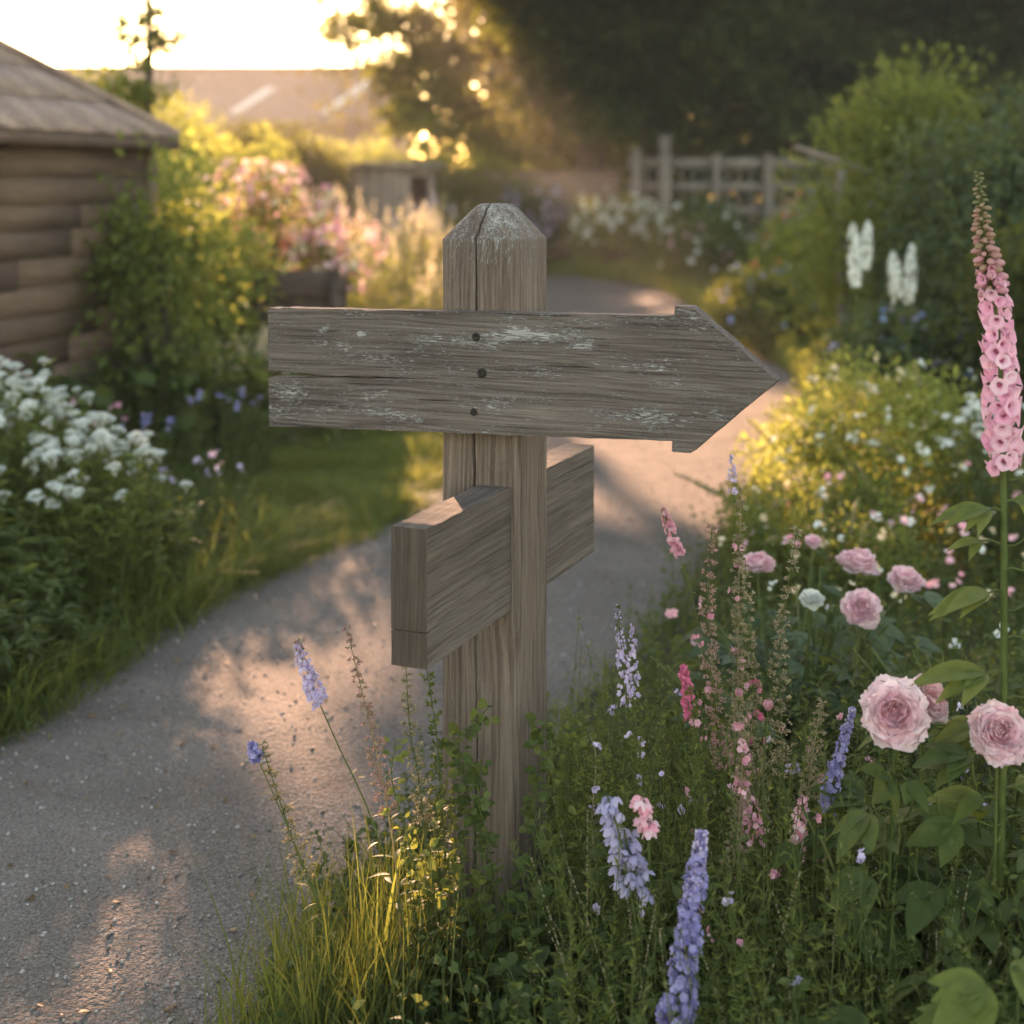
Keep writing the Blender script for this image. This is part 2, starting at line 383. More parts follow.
# ------------------------------------------------------------------ signpost
A = R(22); ca, sa = math.cos(A), math.sin(A); UX = np.array([ca, -sa, 0]); VY = np.array([sa, ca, 0]); CP = np.array([-.029, 2.65, 0]); Wd = .146
RM = (np.stack([UX, VY, [0, 0, 1.]], -1))
root = empty('signpost', CP, 'weathered wooden signpost with a big right-pointing arrow board and a blank cross board below', 'signpost')
root.rotation_euler = (0, 0, -A)
def toL(p): return (np.asarray(p)-CP)@RM
M_POST = woodmat('weathered_post', 'Z', paint=.06, cap=(1.0, 1.3), dark=(.046,.035,.029), mid=(.140,.108,.089), lite=(.28,.232,.20), fine=1.15)
M_ARROW = woodmat('weathered_arrow', 'X', paint=.07, dark=(.038,.031,.028), mid=(.113,.093,.084), lite=(.25,.22,.205), fine=1.7,
                  streak=[(.165, 1.102, .14, .018, .12, .10), (.05, 1.085, .10, .014, .12, .10), (-.36, .975, .07, .035, 0, .10), (-.15, .945, .12, .014, 0, .09), (.20, 1.075, .03, .009, .1, .14), (.34, 1.02, .035, .008, 0, .12), (-.285, 1.085, .022, .009, .5, .18), (-.21, 1.08, .012, .008, 0, .17), (-.245, 1.06, .02, .010, 0, .10), (.27, .965, .14, .012, 0, .10)])
M_CROSS = woodmat('weathered_cross_board', 'Y', paint=.0, dark=(.045,.037,.033), mid=(.112,.092,.081), lite=(.20,.172,.156), fine=1.6)
M_END = woodmat('weathered_end_grain', 'Z', dark=(.035,.026,.022), mid=(.075,.058,.048), lite=(.13,.10,.085), fine=1.2)
# post: ring profile with chamfered corners and a real drying crack on the front
g = np.random.default_rng(11)
hw = Wd/2; ch = .010
def ring_pts(s, crack_w, crack_d, cx_, hwz):
    pts = []
    a_ = hwz; cc = min(ch, hwz*.4)
    fr = [(-a_+cc, -a_)] + [(x, -a_) for x in np.linspace(-a_+cc, cx_-crack_w*2.2, 6)[1:]]
    fr += [(cx_-crack_w, -a_+.0012), (cx_-crack_w*.55, -a_+crack_d*.5), (cx_, -a_+crack_d), (cx_+crack_w*.5, -a_+crack_d*.5), (cx_+crack_w, -a_+.0012)]
    fr += [(x, -a_) for x in np.linspace(cx_+crack_w*2.2, a_-cc, 7)]
    pts += fr
    pts += [(a_, y) for y in np.linspace(-a_+cc, a_-cc, 8)]
    pts += [(x, a_) for x in np.linspace(a_-cc, -a_+cc, 8)]
    pts += [(-a_, y) for y in np.linspace(a_-cc, -a_+cc, 8)]
    return np.array(pts)
ztop = HCAM-(204-HOR)/F*2.6; zsh = HCAM-(240-HOR)/F*2.58
zs = np.concatenate([np.linspace(-.25, zsh-.005, 190), [zsh], np.linspace(zsh+.004, ztop-.002, 14), [ztop]])
rings = []; kx = np.cumsum(g.normal(0, .0007, len(zs))); kx -= np.linspace(0, kx[-1], len(kx))
nn = 0
for k, z in enumerate(zs):
    if z <= zsh: hz = hw
    else:
        tt = (z-zsh)/(ztop-zsh); hz = hw*(1-tt)+.027*tt
        hz -= .004*max(0, tt-.93)/.07
    cwid = .0022+.0012*math.sin(z*9)+(.0012 if z > 1.12 else 0)
    if z < .45: cwid *= max(.25, z/.45)
    cwid = max(cwid, .0004)
    p = ring_pts(z, cwid, min(.02, cwid*7), -.008*hz/hw+kx[k]+.004*math.sin(z*5), hz)
    nn = len(p); rings.append(np.column_stack([p, np.full(nn, z)]))
V = np.array(rings); V[:, :, :2] += g.normal(0, .00022, V[:, :, :2].shape)
side_w = np.stack([np.convolve(g.normal(size=len(zs)+20), np.hanning(21)/6, 'valid')[:len(zs)] for _ in range(2)], -1)
V[:, :, :2] += side_w[:, None]*.0012
mb = MB(); i, j = np.meshgrid(np.arange(len(zs)-1), np.arange(nn), indexing='ij'); jn = (j+1) % nn
mb.add(V.reshape(-1, 3), np.stack([i*nn+j, i*nn+jn, (i+1)*nn+jn, (i+1)*nn+j], -1).reshape(-1, 4))
top = V[-1]; mb.ngon(top, list(range(nn)))
mb.build('post', M_POST, root)

def extrude_poly(name, pts, thick, mat, parent, bevel=.004, axis='y', jitter=.0005, seed=0):
    """pts: 2D outline in (u,z) in front plane; thickness goes back. axis says local axis of the thickness"""
    g = np.random.default_rng(seed); out = []
    n = len(pts)
    for i in range(n):
        p, q = np.array(pts[i]), np.array(pts[(i+1) % n]); L = np.linalg.norm(q-p); k = max(1, int(L/.02))
        nrm = np.array([q[1]-p[1], p[0]-q[0]])/L
        for t in range(k): out.append(p+(q-p)*t/k+(nrm*g.normal(0, jitter) if t else 0))
    bm = bmesh.new()
    vs = [bm.verts.new((u, 0, z)) for u, z in out]; f = bm.faces.new(vs)
    r = bmesh.ops.extrude_face_region(bm, geom=[f]); nv = [v for v in r['geom'] if isinstance(v, bmesh.types.BMVert)]
    for v in nv: v.co.y += thick
    bmesh.ops.recalc_face_normals(bm, faces=bm.faces)
    es = [e for e in bm.edges if e.calc_face_angle(0) > .6]
    bmesh.ops.bevel(bm, geom=es, offset=bevel, segments=3, profile=.5, affect='EDGES', clamp_overlap=True)
    for v in bm.verts: v.co += Vector(g.normal(0, .00018, 3))
    if axis == 'x':
        for v in bm.verts: v.co = Vector((v.co.y, v.co.x, v.co.z))
        bmesh.ops.recalc_face_normals(bm, faces=bm.faces)
    me = bpy.data.meshes.new(name); bm.to_mesh(me); bm.free(); me.materials.append(mat)
    o = bpy.data.objects.new(name, me); COL.objects.link(o); o.parent = parent; return o
def ray_plane(px, py, n, p0):
    d = np.array([(px-512)/F, 1, -(py-HOR)/F]); o_ = np.array([0, 0, HCAM]); t = np.dot(n, p0-o_)/np.dot(n, d); return o_+d*t
TA = .034; fpl = CP-VY*(hw+.001+TA)            # arrow front plane
arrow_px = [(268,308),(674,316),(675,306),(691,307),(777,381),(691,453),(672,452),(672,441),(269,426),(268.5,378),(330,378),(440,379),(330,375),(268.5,370.5)]
pts = [toL(ray_plane(x, y, VY, fpl)) for x, y in arrow_px]; yl = pts[0][1]
ao = extrude_poly('arrow_board', [(p[0], p[2]) for p in pts], TA, M_ARROW, root, .0035, seed=3); ao.location = (0, yl, 0)
# nails
M_NAIL = plain('rusty_iron', (.035,.028,.024), .6, .5, 300, .5, .4)
for k, (x, y, r) in enumerate(((476,337,.0075),(482,373,.0085),(474,412,.0065))):
    p = toL(ray_plane(x, y, VY, fpl)); mb = MB(); n = 14; V = []
    prof = [(1.0, .0012), (1.0, -.0012), (.85, -.0022), (.45, -.0030), (.40, -.0022), (.01, -.0020)]
    for rr, dy in prof:
        for q in range(n): V.append((p[0]+r*rr*math.cos(q/n*6.2832), yl+dy, p[2]+r*rr*math.sin(q/n*6.2832)))
    Fq = [(i*n+j, i*n+(j+1) % n, (i+1)*n+(j+1) % n, (i+1)*n+j) for i in range(len(prof)-1) for j in range(n)]
    mb.add(V, Fq); mb.build('bolt', M_NAIL, ao, smooth=True, loc=None).location = (0, -yl, 0)
# cross board, let through the post front to back
u_face = toL(P(511, 500, 2.57))[0]; u_face = .0585
pl0 = CP+UX*u_face
c1 = toL(ray_plane(427, 527, UX, pl0)); c2 = toL(ray_plane(594, 447, UX, pl0)); c3 = toL(ray_plane(594, 555, UX, pl0)); c4 = toL(ray_plane(427, 665, UX, pl0))
zt, zb = (c1[2]+c2[2])/2, (c3[2]+c4[2])/2; TC = .060
pts = [(c1[1], zt), (c2[1], zt), (c2[1], zb), (c1[1], zb), (c1[1], zb+.053), (c1[1]+.06, zb+.056), (c1[1], zb+.055)]
co = extrude_poly('cross_board', pts, -TC, M_CROSS, root, .006, axis='x', seed=4); co.location = (u_face, 0, 0)
co.data.materials.append(M_END)
for f_ in co.data.polygons:
    if abs(f_.normal.y) > .8: f_.material_index = 1

# ------------------------------------------------------------------ plant builders
def herb(name, label, cat, x, y, n, h, spread, lf, lsize, lps, lmat, smat=None, seed=0, group=None, stem_r=.0022, lean=(0, 0), hvar=.35,
         flowers=None, leaf_from=.1, up=.5, dense_low=False, basal=.5, flname='blossom', z=0.):
    """a clump of stems rising from (x,y) with leaves along them. flowers: dict(kind, mat, frac, size, tpl)"""
    g = np.random.default_rng(seed); root = empty(name, (x, y, z), label, cat, group)
    r = np.sqrt(g.random(n))*spread; a = g.uniform(0, 2*np.pi, n)
    ba = np.stack([np.cos(a)*r*basal, np.sin(a)*r*basal, np.zeros(n)-.02], -1)
    hh = h*(1-hvar*g.random(n))*np.sqrt(np.maximum(.15, 1-.6*(r/max(spread, 1e-6))**2))
    tip = np.stack([np.cos(a)*r+lean[0]*hh, np.sin(a)*r+lean[1]*hh, hh], -1)+g.normal(0, .02*h, (n, 3))
    md = (ba+tip)/2; md[:, :2] = ba[:, :2]*.6+tip[:, :2]*.4+g.normal(0, .03*h, (n, 2)); md[:, 2] = hh*.6
    PP = bez(ba, md, tip, 9)
    mb = MB(); tubes(mb, PP, stem_r*np.linspace(1.2, .45, 9)[None], 4, g.random(n)); mb.build('stem', smat or LM['stem'], root, smooth=True)
    N = n*lps
    if N:
        k = np.repeat(np.arange(n), lps); t = leaf_from+(1-leaf_from)*g.random(N)**(.8 if not dense_low else 1.3)
        f = t*8; i0 = np.minimum(f.astype(int), 7); fr = (f-i0)[:, None]
        pos = PP[k, i0]*(1-fr)+PP[k, i0+1]*fr; tan = norm(PP[k, i0+1]-PP[k, i0])
        d = rdirs(g, N, -.2, .5); d = norm(d+tan*up)
        mb = MB(); Rm = frames(d, np.array([0, 0, 1.])+g.normal(0, .35, (N, 3)))
        mb.inst(lf, pos, Rm, lsize*(.55+.6*g.random(N))*(1.15-.45*t), np.clip(g.normal(.5, .25, N)+(t-.5)*.3, 0, 1))
        mb.build('foliage', lmat, root, smooth=True)
    if flowers:
        sel = np.argsort(-PP[:, -1, 2]+g.random(n)*h*.3)[:flowers['count']]
        for q, fm in enumerate(flowers['mats']):
            ss = sel[q::len(flowers['mats'])]
            if flowers.get('each'):
                for s_ in ss: flowers['each'](root, PP[s_, -1], norm(PP[s_, -1]-PP[s_, -2]), g, fm)
            else:
                mb = MB()
                for s_ in ss: flowers['add'](mb, PP[s_, -1], norm(PP[s_, -1]-PP[s_, -2]), g)
                ob = mb.build(flname, fm, root, smooth=True)
                if len(ss) > 3: ob['kind'] = 'stuff'
    return root

FL5 = petals(5, 1, .05, .2, 1.0); FL5b = petals(5, 1, .05, .55, 1.1, 3)
def f_simple(size, k=1, tpl=FL5, spread=.0, updir=True):
    def add(mb, p, d, g):
        n = k; dd = norm(np.tile(np.array([0, -.5, .8]) if updir else d, (n, 1))+g.normal(0, .35, (n, 3)))
        loc = p+g.normal(0, 1, (n, 3))*spread
        mb.inst(tpl, loc, frames(dd, rdirs(g, n)), size*(.7+.5*g.random(n)), g.random(n))
    return add
def f_cluster(size, R_, k, flat=.4, tpl=FL5):
    def add(mb, p, d, g):
        v = rdirs(g, k, 0, 1); s_ = .6+.4*g.random()
        loc = p+v*np.array([R_, R_, R_*flat])*s_; mb.inst(tpl, loc, frames(norm(v+[0, 0, .5]), rdirs(g, k)), size*(.7+.5*g.random(k)), g.random(k))
    return add
def f_spike(L, r0, k, size, tpl=FL5, taper=.75, hang=0.):
    def add(mb, p, d, g):
        t = g.random(k)**.85; a = g.uniform(0, 6.283, k); ex = norm(np.cross(d, [0, 1., .1])); ey = np.cross(d, ex)
        out = np.cos(a)[:, None]*ex+np.sin(a)[:, None]*ey
        loc = p-d*L*.55+d*L*t[:, None]+out*(r0*(1-taper*t))[:, None]
        mb.inst(tpl, loc, frames(norm(out+d*.4-np.array([0, 0, hang])), d+g.normal(0, .2, (k, 3))), size*(1-.55*t)*(.7+.5*g.random(k)), np.clip(g.normal(.5, .25, k), 0, 1))
    return add

def shrub(name, label, cat, x, y, rx, ry, h, n_cl, leaves, lsize, lmat, seed=0, lf=LEAF1, group=None, z0=0., sig=.16, n_stem=14, extra=None, smat=None, shoots=0, shoot_h=.4, low=.25):
    """woody shrub: branching stems, clumped leaf cloud with an uneven outline"""
    g = np.random.default_rng(seed); root = empty(name, (x, y, z0), label, cat, group)
    v = rdirs(g, n_cl, -.35, 1.); rad = .55+.5*g.random(n_cl)**.6
    cen = v*rad[:, None]*np.array([rx, ry, h*.5])+np.array([0, 0, h*.5]); cen[:, 2] = np.maximum(cen[:, 2], h*low*g.random(n_cl)+.04)
    s_ = sig*(.6+.8*g.random(n_cl))*max(rx, h*.5)
    if shoots:
        k = g.integers(0, n_cl, shoots); b0 = cen[k]; b0[:, 2] = np.maximum(b0[:, 2], h*.62)
        tp = b0+np.stack([g.normal(0, .10, shoots), g.normal(0, .1, shoots), shoot_h*(.4+.6*g.random(shoots))], -1)
    N = leaves; k = g.integers(0, n_cl, N)
    off = rdirs(g, N)*(g.random(N)**.45*s_[k])[:, None]*1.6
    pos = cen[k]+off; pos[:, 2] = np.abs(pos[:, 2])
    d = norm(off*1.2+g.normal(0, .6, (N, 3))*s_[k][:, None]+np.array([0, 0, .1])*s_[k][:, None])
    mb = MB(); tone = np.clip(g.normal(.45, .2, N)+(g.random(n_cl)[k]-.5)*.5, 0, 1)
    mb.inst(lf, pos, frames(d, norm(np.array([0, 0, 1.])+g.normal(0, .5, (N, 3)))), lsize*(.6+.7*g.random(N)), tone)
    if shoots:
        m_ = 26; t = np.tile(np.linspace(0, 1, m_), shoots); kk = np.repeat(np.arange(shoots), m_)
        pp = b0[kk]*(1-t[:, None])+tp[kk]*t[:, None]; dd = norm(rdirs(g, len(t), 0, .8)+np.array([0, 0, .4]))
        mb.inst(lf, pp, frames(dd, norm(rdirs(g, len(t), .2, 1))), lsize*(1.1-.5*t), np.clip(.7+g.normal(0, .15, len(t)), 0, 1))
    mb.build('foliage', lmat, root, smooth=True)
    mb = MB(); k = g.choice(n_cl, min(n_stem, n_cl), replace=False); ba = g.normal(0, .06*rx, (len(k), 3)); ba[:, 2] = -.05
    PP = bez(ba, ba*.5+cen[k]*np.array([.3, .3, .7]), cen[k], 8); tubes(mb, PP, (.012*h)*np.linspace(1.3, .3, 8)[None], 6, g.random(len(k)))
    if shoots: tubes(mb, bez(b0, (b0+tp)/2+g.normal(0, .02, b0.shape), tp, 5), .004, 4)
    mb.build('stem', smat or M_BARK, root, smooth=True)
    if extra: extra(root, cen, s_, g)
    return root
M_BARK = plain('bark', (.075,.055,.042), .9, .6, 14, 1.)

def tree(name, label, x, y, H, R_, n_cl, leaves, lsize, lmat, seed=0, lobes=None, trunk_r=.28, zlow=2.6, group=None, keep=None, centers=None, lf=LEAF1, clr=(1.,), sig=.17, cat='tree', squash=1., fork_z=None):
    g = np.random.default_rng(seed); root = empty(name, (x, y, 0), label, cat, group)
    if centers is None:
        v = rdirs(g, n_cl, -1, 1); rad = .45+.6*g.random(n_cl)**.5
        hc = (H+zlow)/2; cen = v*rad[:, None]*np.array([R_, R_, (H-zlow)/2])+np.array([0, 0, hc])
    else: cen = centers-np.array([x, y, 0]); n_cl = len(cen)
    # trunk and limbs
    mb = MB(); sg = 10; fork = np.array([g.normal(0, .2), g.normal(0, .2), fork_z or H*.35])
    PPt = bez(np.array([[0, 0, -.2]]), np.array([[g.normal(0, .2), g.normal(0, .2), H*.18]]), fork[None], sg)
    tubes(mb, PPt, trunk_r*(np.linspace(1.25, .7, sg)+.5*np.exp(-np.linspace(0, 1, sg)*14))[None], 10)
    nl = min(n_cl, 26); k = g.choice(n_cl, nl, replace=False); st = PPt[0][g.integers(5 if fork_z is None else 8, sg, nl)]
    md = st*.5+cen[k]*.5+np.array([0, 0, .08*H])+g.normal(0, .3, (nl, 3)); PL = bez(st, md, cen[k], 9)
    tubes(mb, PL, trunk_r*np.linspace(.42, .05, 9)[None], 6)
    k2 = g.integers(0, n_cl, nl*3); st2 = PL[g.integers(0, nl, nl*3), g.integers(3, 8, nl*3)]
    near = np.argmin(np.linalg.norm(cen[None]-st2[:, None], axis=-1)+g.random((len(st2), n_cl))*R_*.4, axis=1)
    tubes(mb, bez(st2, (st2+cen[near])/2+g.normal(0, .15, st2.shape), cen[near]+g.normal(0, .3, st2.shape), 6), trunk_r*np.linspace(.12, .02, 6)[None], 4)
    mb.build('trunk', M_BARK, root, smooth=True)
    s_ = sig*R_*(.6+.8*g.random(n_cl)); k = g.integers(0, n_cl, leaves)
    off = rdirs(g, leaves)*(g.random(leaves)**.5*s_[k])[:, None]*1.5; off[:, 2] *= .7*squash
    pos = cen[k]+off; tone = np.clip(g.normal(.45, .2, leaves)+(g.random(n_cl)[k]-.5)*.5, 0, 1)
    if keep is not None:
        kk = keep(pos+np.array([x, y, 0]), g); pos, tone, off = pos[kk], tone[kk], off[kk]
    n = len(pos); d = norm(off+g.normal(0, .8, (n, 3)))
    mb = MB(); mb.inst(lf, pos, frames(d, norm(np.array([0, 0, 1.])+g.normal(0, .7, (n, 3)))), lsize*(.6+.8*g.random(n)), tone)
    mb.build('crown', lmat, root)
    if lobes is not None:
        LC, Ls, Ln, Lz, Lm = lobes; LC = np.asarray(LC)-np.array([x, y, 0]); k = g.integers(0, len(LC), Ln); off = rdirs(g, Ln)*(g.random(Ln)**.5*Ls)[:, None]; off[:, 2] *= .6; mb = MB(); pp = LC[k]+off; kk = keep(pp+np.array([x, y, 0]), g) if keep else np.ones(Ln, bool); pp, off = pp[kk], off[kk]; Ln = len(pp)
        mb.inst(lf, pp, frames(norm(off+g.normal(0, .5, (Ln, 3))), norm(np.array([0, 0, 1.])+g.normal(0, .7, (Ln, 3)))), Lz*g.uniform(.6, 1.4, Ln), g.random(Ln)); mb.build('crown', Lm, root)
    return root

def blades(name, n, sampler, h, wd, mat, seed=0, bend=.5, kind='stuff', label=None, cat=None, group=None, segs=4, loc=None, lean=None, root=None):
    g = np.random.default_rng(seed); xy = sampler(g, n); n = len(xy)
    hh = h(xy) if callable(h) else np.full(n, h); hh = hh*(.45+.75*g.random(n))*(1 if kind is None else (.78+.42*np.sin(xy[:, 0]*7+np.sin(xy[:, 1]*5)*2)*np.sin(xy[:, 1]*6.1+1)))
    a = g.uniform(0, 6.283, n); dr = np.stack([np.cos(a), np.sin(a), 0*a], -1); 
    if lean is not None: dr = dr+np.asarray(lean)
    bn = bend*(.3+g.random(n)); t = np.linspace(0, 1, segs+1)
    base = np.column_stack([xy, np.full(n, -.015)])
    P_ = base[:, None]+(hh[:, None]*np.stack([t]*n)*(1-.25*bn[:, None]*t[None]))[..., None]*np.array([0, 0, 1.])+(hh*bn)[:, None, None]*(t**2)[None, :, None]*dr[:, None]
    b = a+np.pi/2+g.normal(0, .4, n); sd = np.stack([np.cos(b), np.sin(b), 0*b], -1)
    ww = wd*(.6+.8*g.random(n)); wt = (1-t**1.6)*.5+.02
    Lp = P_-sd[:, None]*(ww[:, None]*wt[None])[..., None]; Rp = P_+sd[:, None]*(ww[:, None]*wt[None])[..., None]
    V = np.stack([Lp, Rp], 2).reshape(n, -1, 3)
    q = np.array([(2*i, 2*i+1, 2*i+3, 2*i+2) for i in range(segs)]); FF = (q[None]+(np.arange(n)*2*(segs+1))[:, None, None]).reshape(-1, 4)
    mb = MB(); tone = g.normal(.45, .22, n)+.28*np.sin(xy[:, 0]*4.1+2*np.sin(xy[:, 1]*1.7))*np.sin(xy[:, 1]*3.3+np.sin(xy[:, 0]*5))
    mb.add(V.reshape(-1, 3), FF, np.repeat(np.clip(tone, 0, 1), 2*(segs+1)))
    o = mb.build(name, mat, root)
    return tag(o, label, cat, group, kind)

def samp_rect(x0, x1, y0, y1, path=True, m=.0, f=None):
    def s(g, n):
        x = g.uniform(x0, x1, n*2); y = g.uniform(y0, y1, n*2)
        k = np.ones(len(x), bool)
        if path: k &= ~on_path(x, y, m)
        if f: k &= f(x, y)
        return np.column_stack([x, y])[k][:n]
    return s
# ------------------------------------------------------------------ which sun rays the crowns let through
TS = math.tan(el)/math.cos(az); TX = math.tan(az)
LIT = [(-.55,3.7,.26,.42),(-.36,3.05,.10,.35),(-.78,3.95,.10,.16),(-.77,2.55,.22,.60),(1.25,8.3,.60,1.9),(1.5,4.5,.60,1.45),(.8,-1.86,.70,.48),(.56,-.7,.42,.55),
       (-.02,1.4,.20,.58),(.02,.6,.13,.4),(1.09,-.1,.13,.35),(.57,1.3,.10,.35),(.1,5.6,.16,.28),(.78,.9,.1,.3),(.2,9.5,.3,1.2),(.72,6.6,.30,.30),(.40,7.5,.26,.25),(1.1,7.3,.75,2.2),(2.2,9.4,.45,1.6)]
DAP = [(1.1,27.5,1.8,4.5),(4.5,38,2.5,5),(2.3,10.2,.8,3.2),(2.0,16,.8,2.6),(3.6,21,1.6,3)]
def sun_keep(pos, g):
    """leaves missing where the photograph's sun patches come through the crown"""
    t = pos[:, 2]/TS; gx_ = pos[:, 0]+TX*t; gy_ = pos[:, 1]-t
    blocked = np.zeros(len(pos), bool)
    for (x, y, rx, ry) in LIT: blocked |= ((gx_-x)/rx)**2+((gy_-y)/ry)**2 < g.uniform(.7, 1.15, len(pos))
    dap = np.sin(pos[:, 0]*3.1+1.7*np.sin(pos[:, 2]*2.3)+pos[:, 1]*.4)*np.sin(pos[:, 2]*3.7+1.3*np.sin(pos[:, 0]*1.9)) > -.12
    for (x, y, rx, ry) in DAP: blocked |= (((gx_-x)/rx)**2+((gy_-y)/ry)**2 < g.uniform(.6, 1.2, len(pos))) & dap
    d = pos[:, 1]-10; x10 = pos[:, 0]+TX*d; z10 = pos[:, 2]-TS*d
    bgd = (pos[:, 1] > 13) & (((x10 > -3.6) & (x10 < -1.3) & (z10 > .3) & (z10 < 1.65)) | ((x10 > -1.6) & (x10 < -.2) & (z10 > .05) & (z10 < 1.1)))
    return ~(blocked | (bgd & (g.random(len(pos)) < .97)))

# ------------------------------------------------------------------ buildings
M_SID = woodmat('shed_siding', 'Y', dark=(.06,.040,.030), mid=(.145,.100,.074), lite=(.25,.18,.14), fine=1.4)
M_SHG = woodmat('shed_shingle', 'Z', dark=(.15,.105,.085), mid=(.30,.22,.18), lite=(.44,.34,.28), fine=.4)
SA = math.atan2(.309, .951)
sh = empty('garden_shed', (-1.84, 7.65, 0), 'low brown timber shed with lapped board walls and a hipped board roof', 'shed'); sh.rotation_euler = (0, 0, -SA)
# local: +y = along the wall away from camera, corner at origin, wall runs to y=-2.6, shed body x<0
g = np.random.default_rng(21); mb = MB(); zz = 0.
mb.box((-2.2, -2.6, -.05), (-.03, -.03, 1.57))
row = 0
while zz < 1.52:
    hgt = .122+g.uniform(-.008, .01); y = -2.6
    while y < 0:
        L = min(g.uniform(.5, 1.6), -y); L = L if -y-L > .15 else -y
        o_ = g.uniform(0, .006); sag = g.normal(0, .004)
        mb.box((-.03, y+.002, zz+sag), (.0+o_-.012, y+L-.002, zz+hgt+.002+sag), g.random()); n_ = mb.V[-1]; n_[[1, 2], 0] += .005; y += L
    x = -2.2
    while x < -.02:
        L = min(g.uniform(.5, 1.6), -.02-x); mb.box((x, -.03, zz), (x+L-.004, .004, zz+hgt+.002), g.random()); x += L
    zz += hgt
mb.build('wall', M_SID, sh)
mb = MB(); mb.box((-.035, -.05, -.05), (.022, .022, 1.585)); mb.build('corner_post', M_SID, sh)
ov = .16; zc = 1.56; ov = .10; x0, x1, y0, y1 = -2.2-ov, ov, -2.6-ov, ov; RH = .84; rdg = [(-1.1, -1.5, zc+RH), (-1.1, -1.1+.0, zc+RH)]
corners = [(x1, y0, zc), (x1, y1, zc), (x0, y1, zc), (x0, y0, zc)]
rd0 = np.array((-1.1, y0+1.26, zc+RH)); rd1 = np.array((-1.1, y1-1.26, zc+RH))
mb = MB()
mb.add([*corners, rd0, rd1], [(0, 1, 5, 4)]); mb.add([*corners, rd0, rd1], [(2, 3, 4, 5)]); mb.add([*corners, rd0, rd1], [(1, 2, 5)]); mb.add([*corners, rd0, rd1], [(3, 0, 4)])
def courses(e0, e1, t0, t1, nrows=5):
    e0, e1, t0, t1 = map(np.array, (e0, e1, t0, t1)); nrm = norm(np.cross(e1-e0, t0-e0)); nrm = nrm*np.sign(nrm[2])
    for r in range(nrows):
        a, b = r/nrows, min(1, (r+1.12)/nrows)
        A0, A1 = e0+(t0-e0)*a, e1+(t1-e1)*a; B0, B1 = e0+(t0-e0)*b, e1+(t1-e1)*b; u = 0.; Ln = np.linalg.norm(A1-A0)
        while u < 1 and Ln > .05:
            du = g.uniform(.18, .42)/Ln; v = min(1, u+du)
            lft = .004+g.uniform(0, .004)
            q = [A0+(A1-A0)*(u+.004/Ln), A0+(A1-A0)*(v-.004/Ln), B0+(B1-B0)*v, B0+(B1-B0)*u]
            lo = [p+nrm*.004 for p in q]; hi = [q[0]+nrm*(lft+.014), q[1]+nrm*(lft+.014), q[2]+nrm*.010, q[3]+nrm*.010]
            mb.add(lo+hi, [(0,3,2,1),(4,5,6,7),(0,1,5,4),(1,2,6,5),(2,3,7,6),(3,0,4,7)], g.random()); u = v
courses(corners[0], corners[1], rd0, rd1); courses(corners[1], corners[2], rd1, rd1+1e-4)
mb.build('roof', M_SHG, sh)
mb = MB(); mb.box((x1-.02, y0, zc-.055), (x1+.006, y1+.006, zc-.002)); mb.box((x0, y1-.02, zc-.055), (x1-.022, y1+.006, zc-.002)); mb.build('fascia', M_SID, sh)
hip = np.array([np.array(corners[1])+np.array([0, 0, .03]), rd1+np.array([0, 0, .04])]); mb = MB(); tubes(mb, np.linspace(hip[0], hip[1], 6), .02, 6); mb.build('hip_cap', M_SHG, sh)

M_TILE = plain('barn_tile', (.20,.155,.135), .8, .35, 3, .3); M_BW = plain('barn_wall', (.22,.15,.12), .9, .4, 2, .3); M_PALE = plain('pale_sheet', (.7,.68,.62), .5, .2, 3, .1)
bn = empty('barn', (-12, 62, 0), 'long barn with a wide grey tiled roof in the sunny distance', 'barn')
mb = MB(); mb.box((-9, -.5, -.1), (7.2, 9.5, 3.9))
for q in range(5): mb.box((-8+q*3.2, -.53, .2), (-6.9+q*3.2, -.49, 2.2))
mb.build('wall', M_BW, bn)
mb = MB(); V = [(-9.5,-1,3.75),(7.7,-1,3.75),(7.7,4.5,6.3),(-9.5,4.5,6.3),(7.7,10,3.75),(-9.5,10,3.75)]
mb.add(V, [(0,1,2,3),(3,2,4,5)]); V2 = [(a, b, c_-.12) for a, b, c_ in V]; mb.add(V2, [(0,3,2,1),(3,5,4,2)]); mb.add(V+V2, [(0,6,7,1),(1,7,8,2),(2,8,10,4),(3,9,6,0)])
for r in range(1, 18):
    f = r/18; mb.box((-9.5, -1+5.5*f-.02, 3.75+2.55*f-.01), (7.7, -1+5.5*f+.03, 3.75+2.55*f+.035))
mb.build('roof', M_TILE, bn)
for xx, sz_ in ((4.4, 1.), (.6, .75)):
    mb = MB(); p0 = np.array([xx, -.3, 4.09]); p1 = np.array([xx+1.5*sz_, 3.0*sz_, 4.13+3.2*sz_*.463]); s_ = np.array([.22, 0, 0]); u_ = np.array([0, -.03, .07])
    mb.add([p0-s_+u_, p0+s_+u_, p1+s_+u_, p1-s_+u_, p0-s_, p0+s_, p1+s_, p1-s_], [(0,1,2,3),(4,5,1,0),(5,6,2,1),(7,4,0,3)]); mb.build('roof_strip', M_PALE, bn)  # narrow pale strip slanting up the barn roof
mb = MB(); mb.box((-9.5, 4.3, 6.25), (7.7, 4.7, 6.42)); mb.build('ridge_cap', M_TILE, bn)

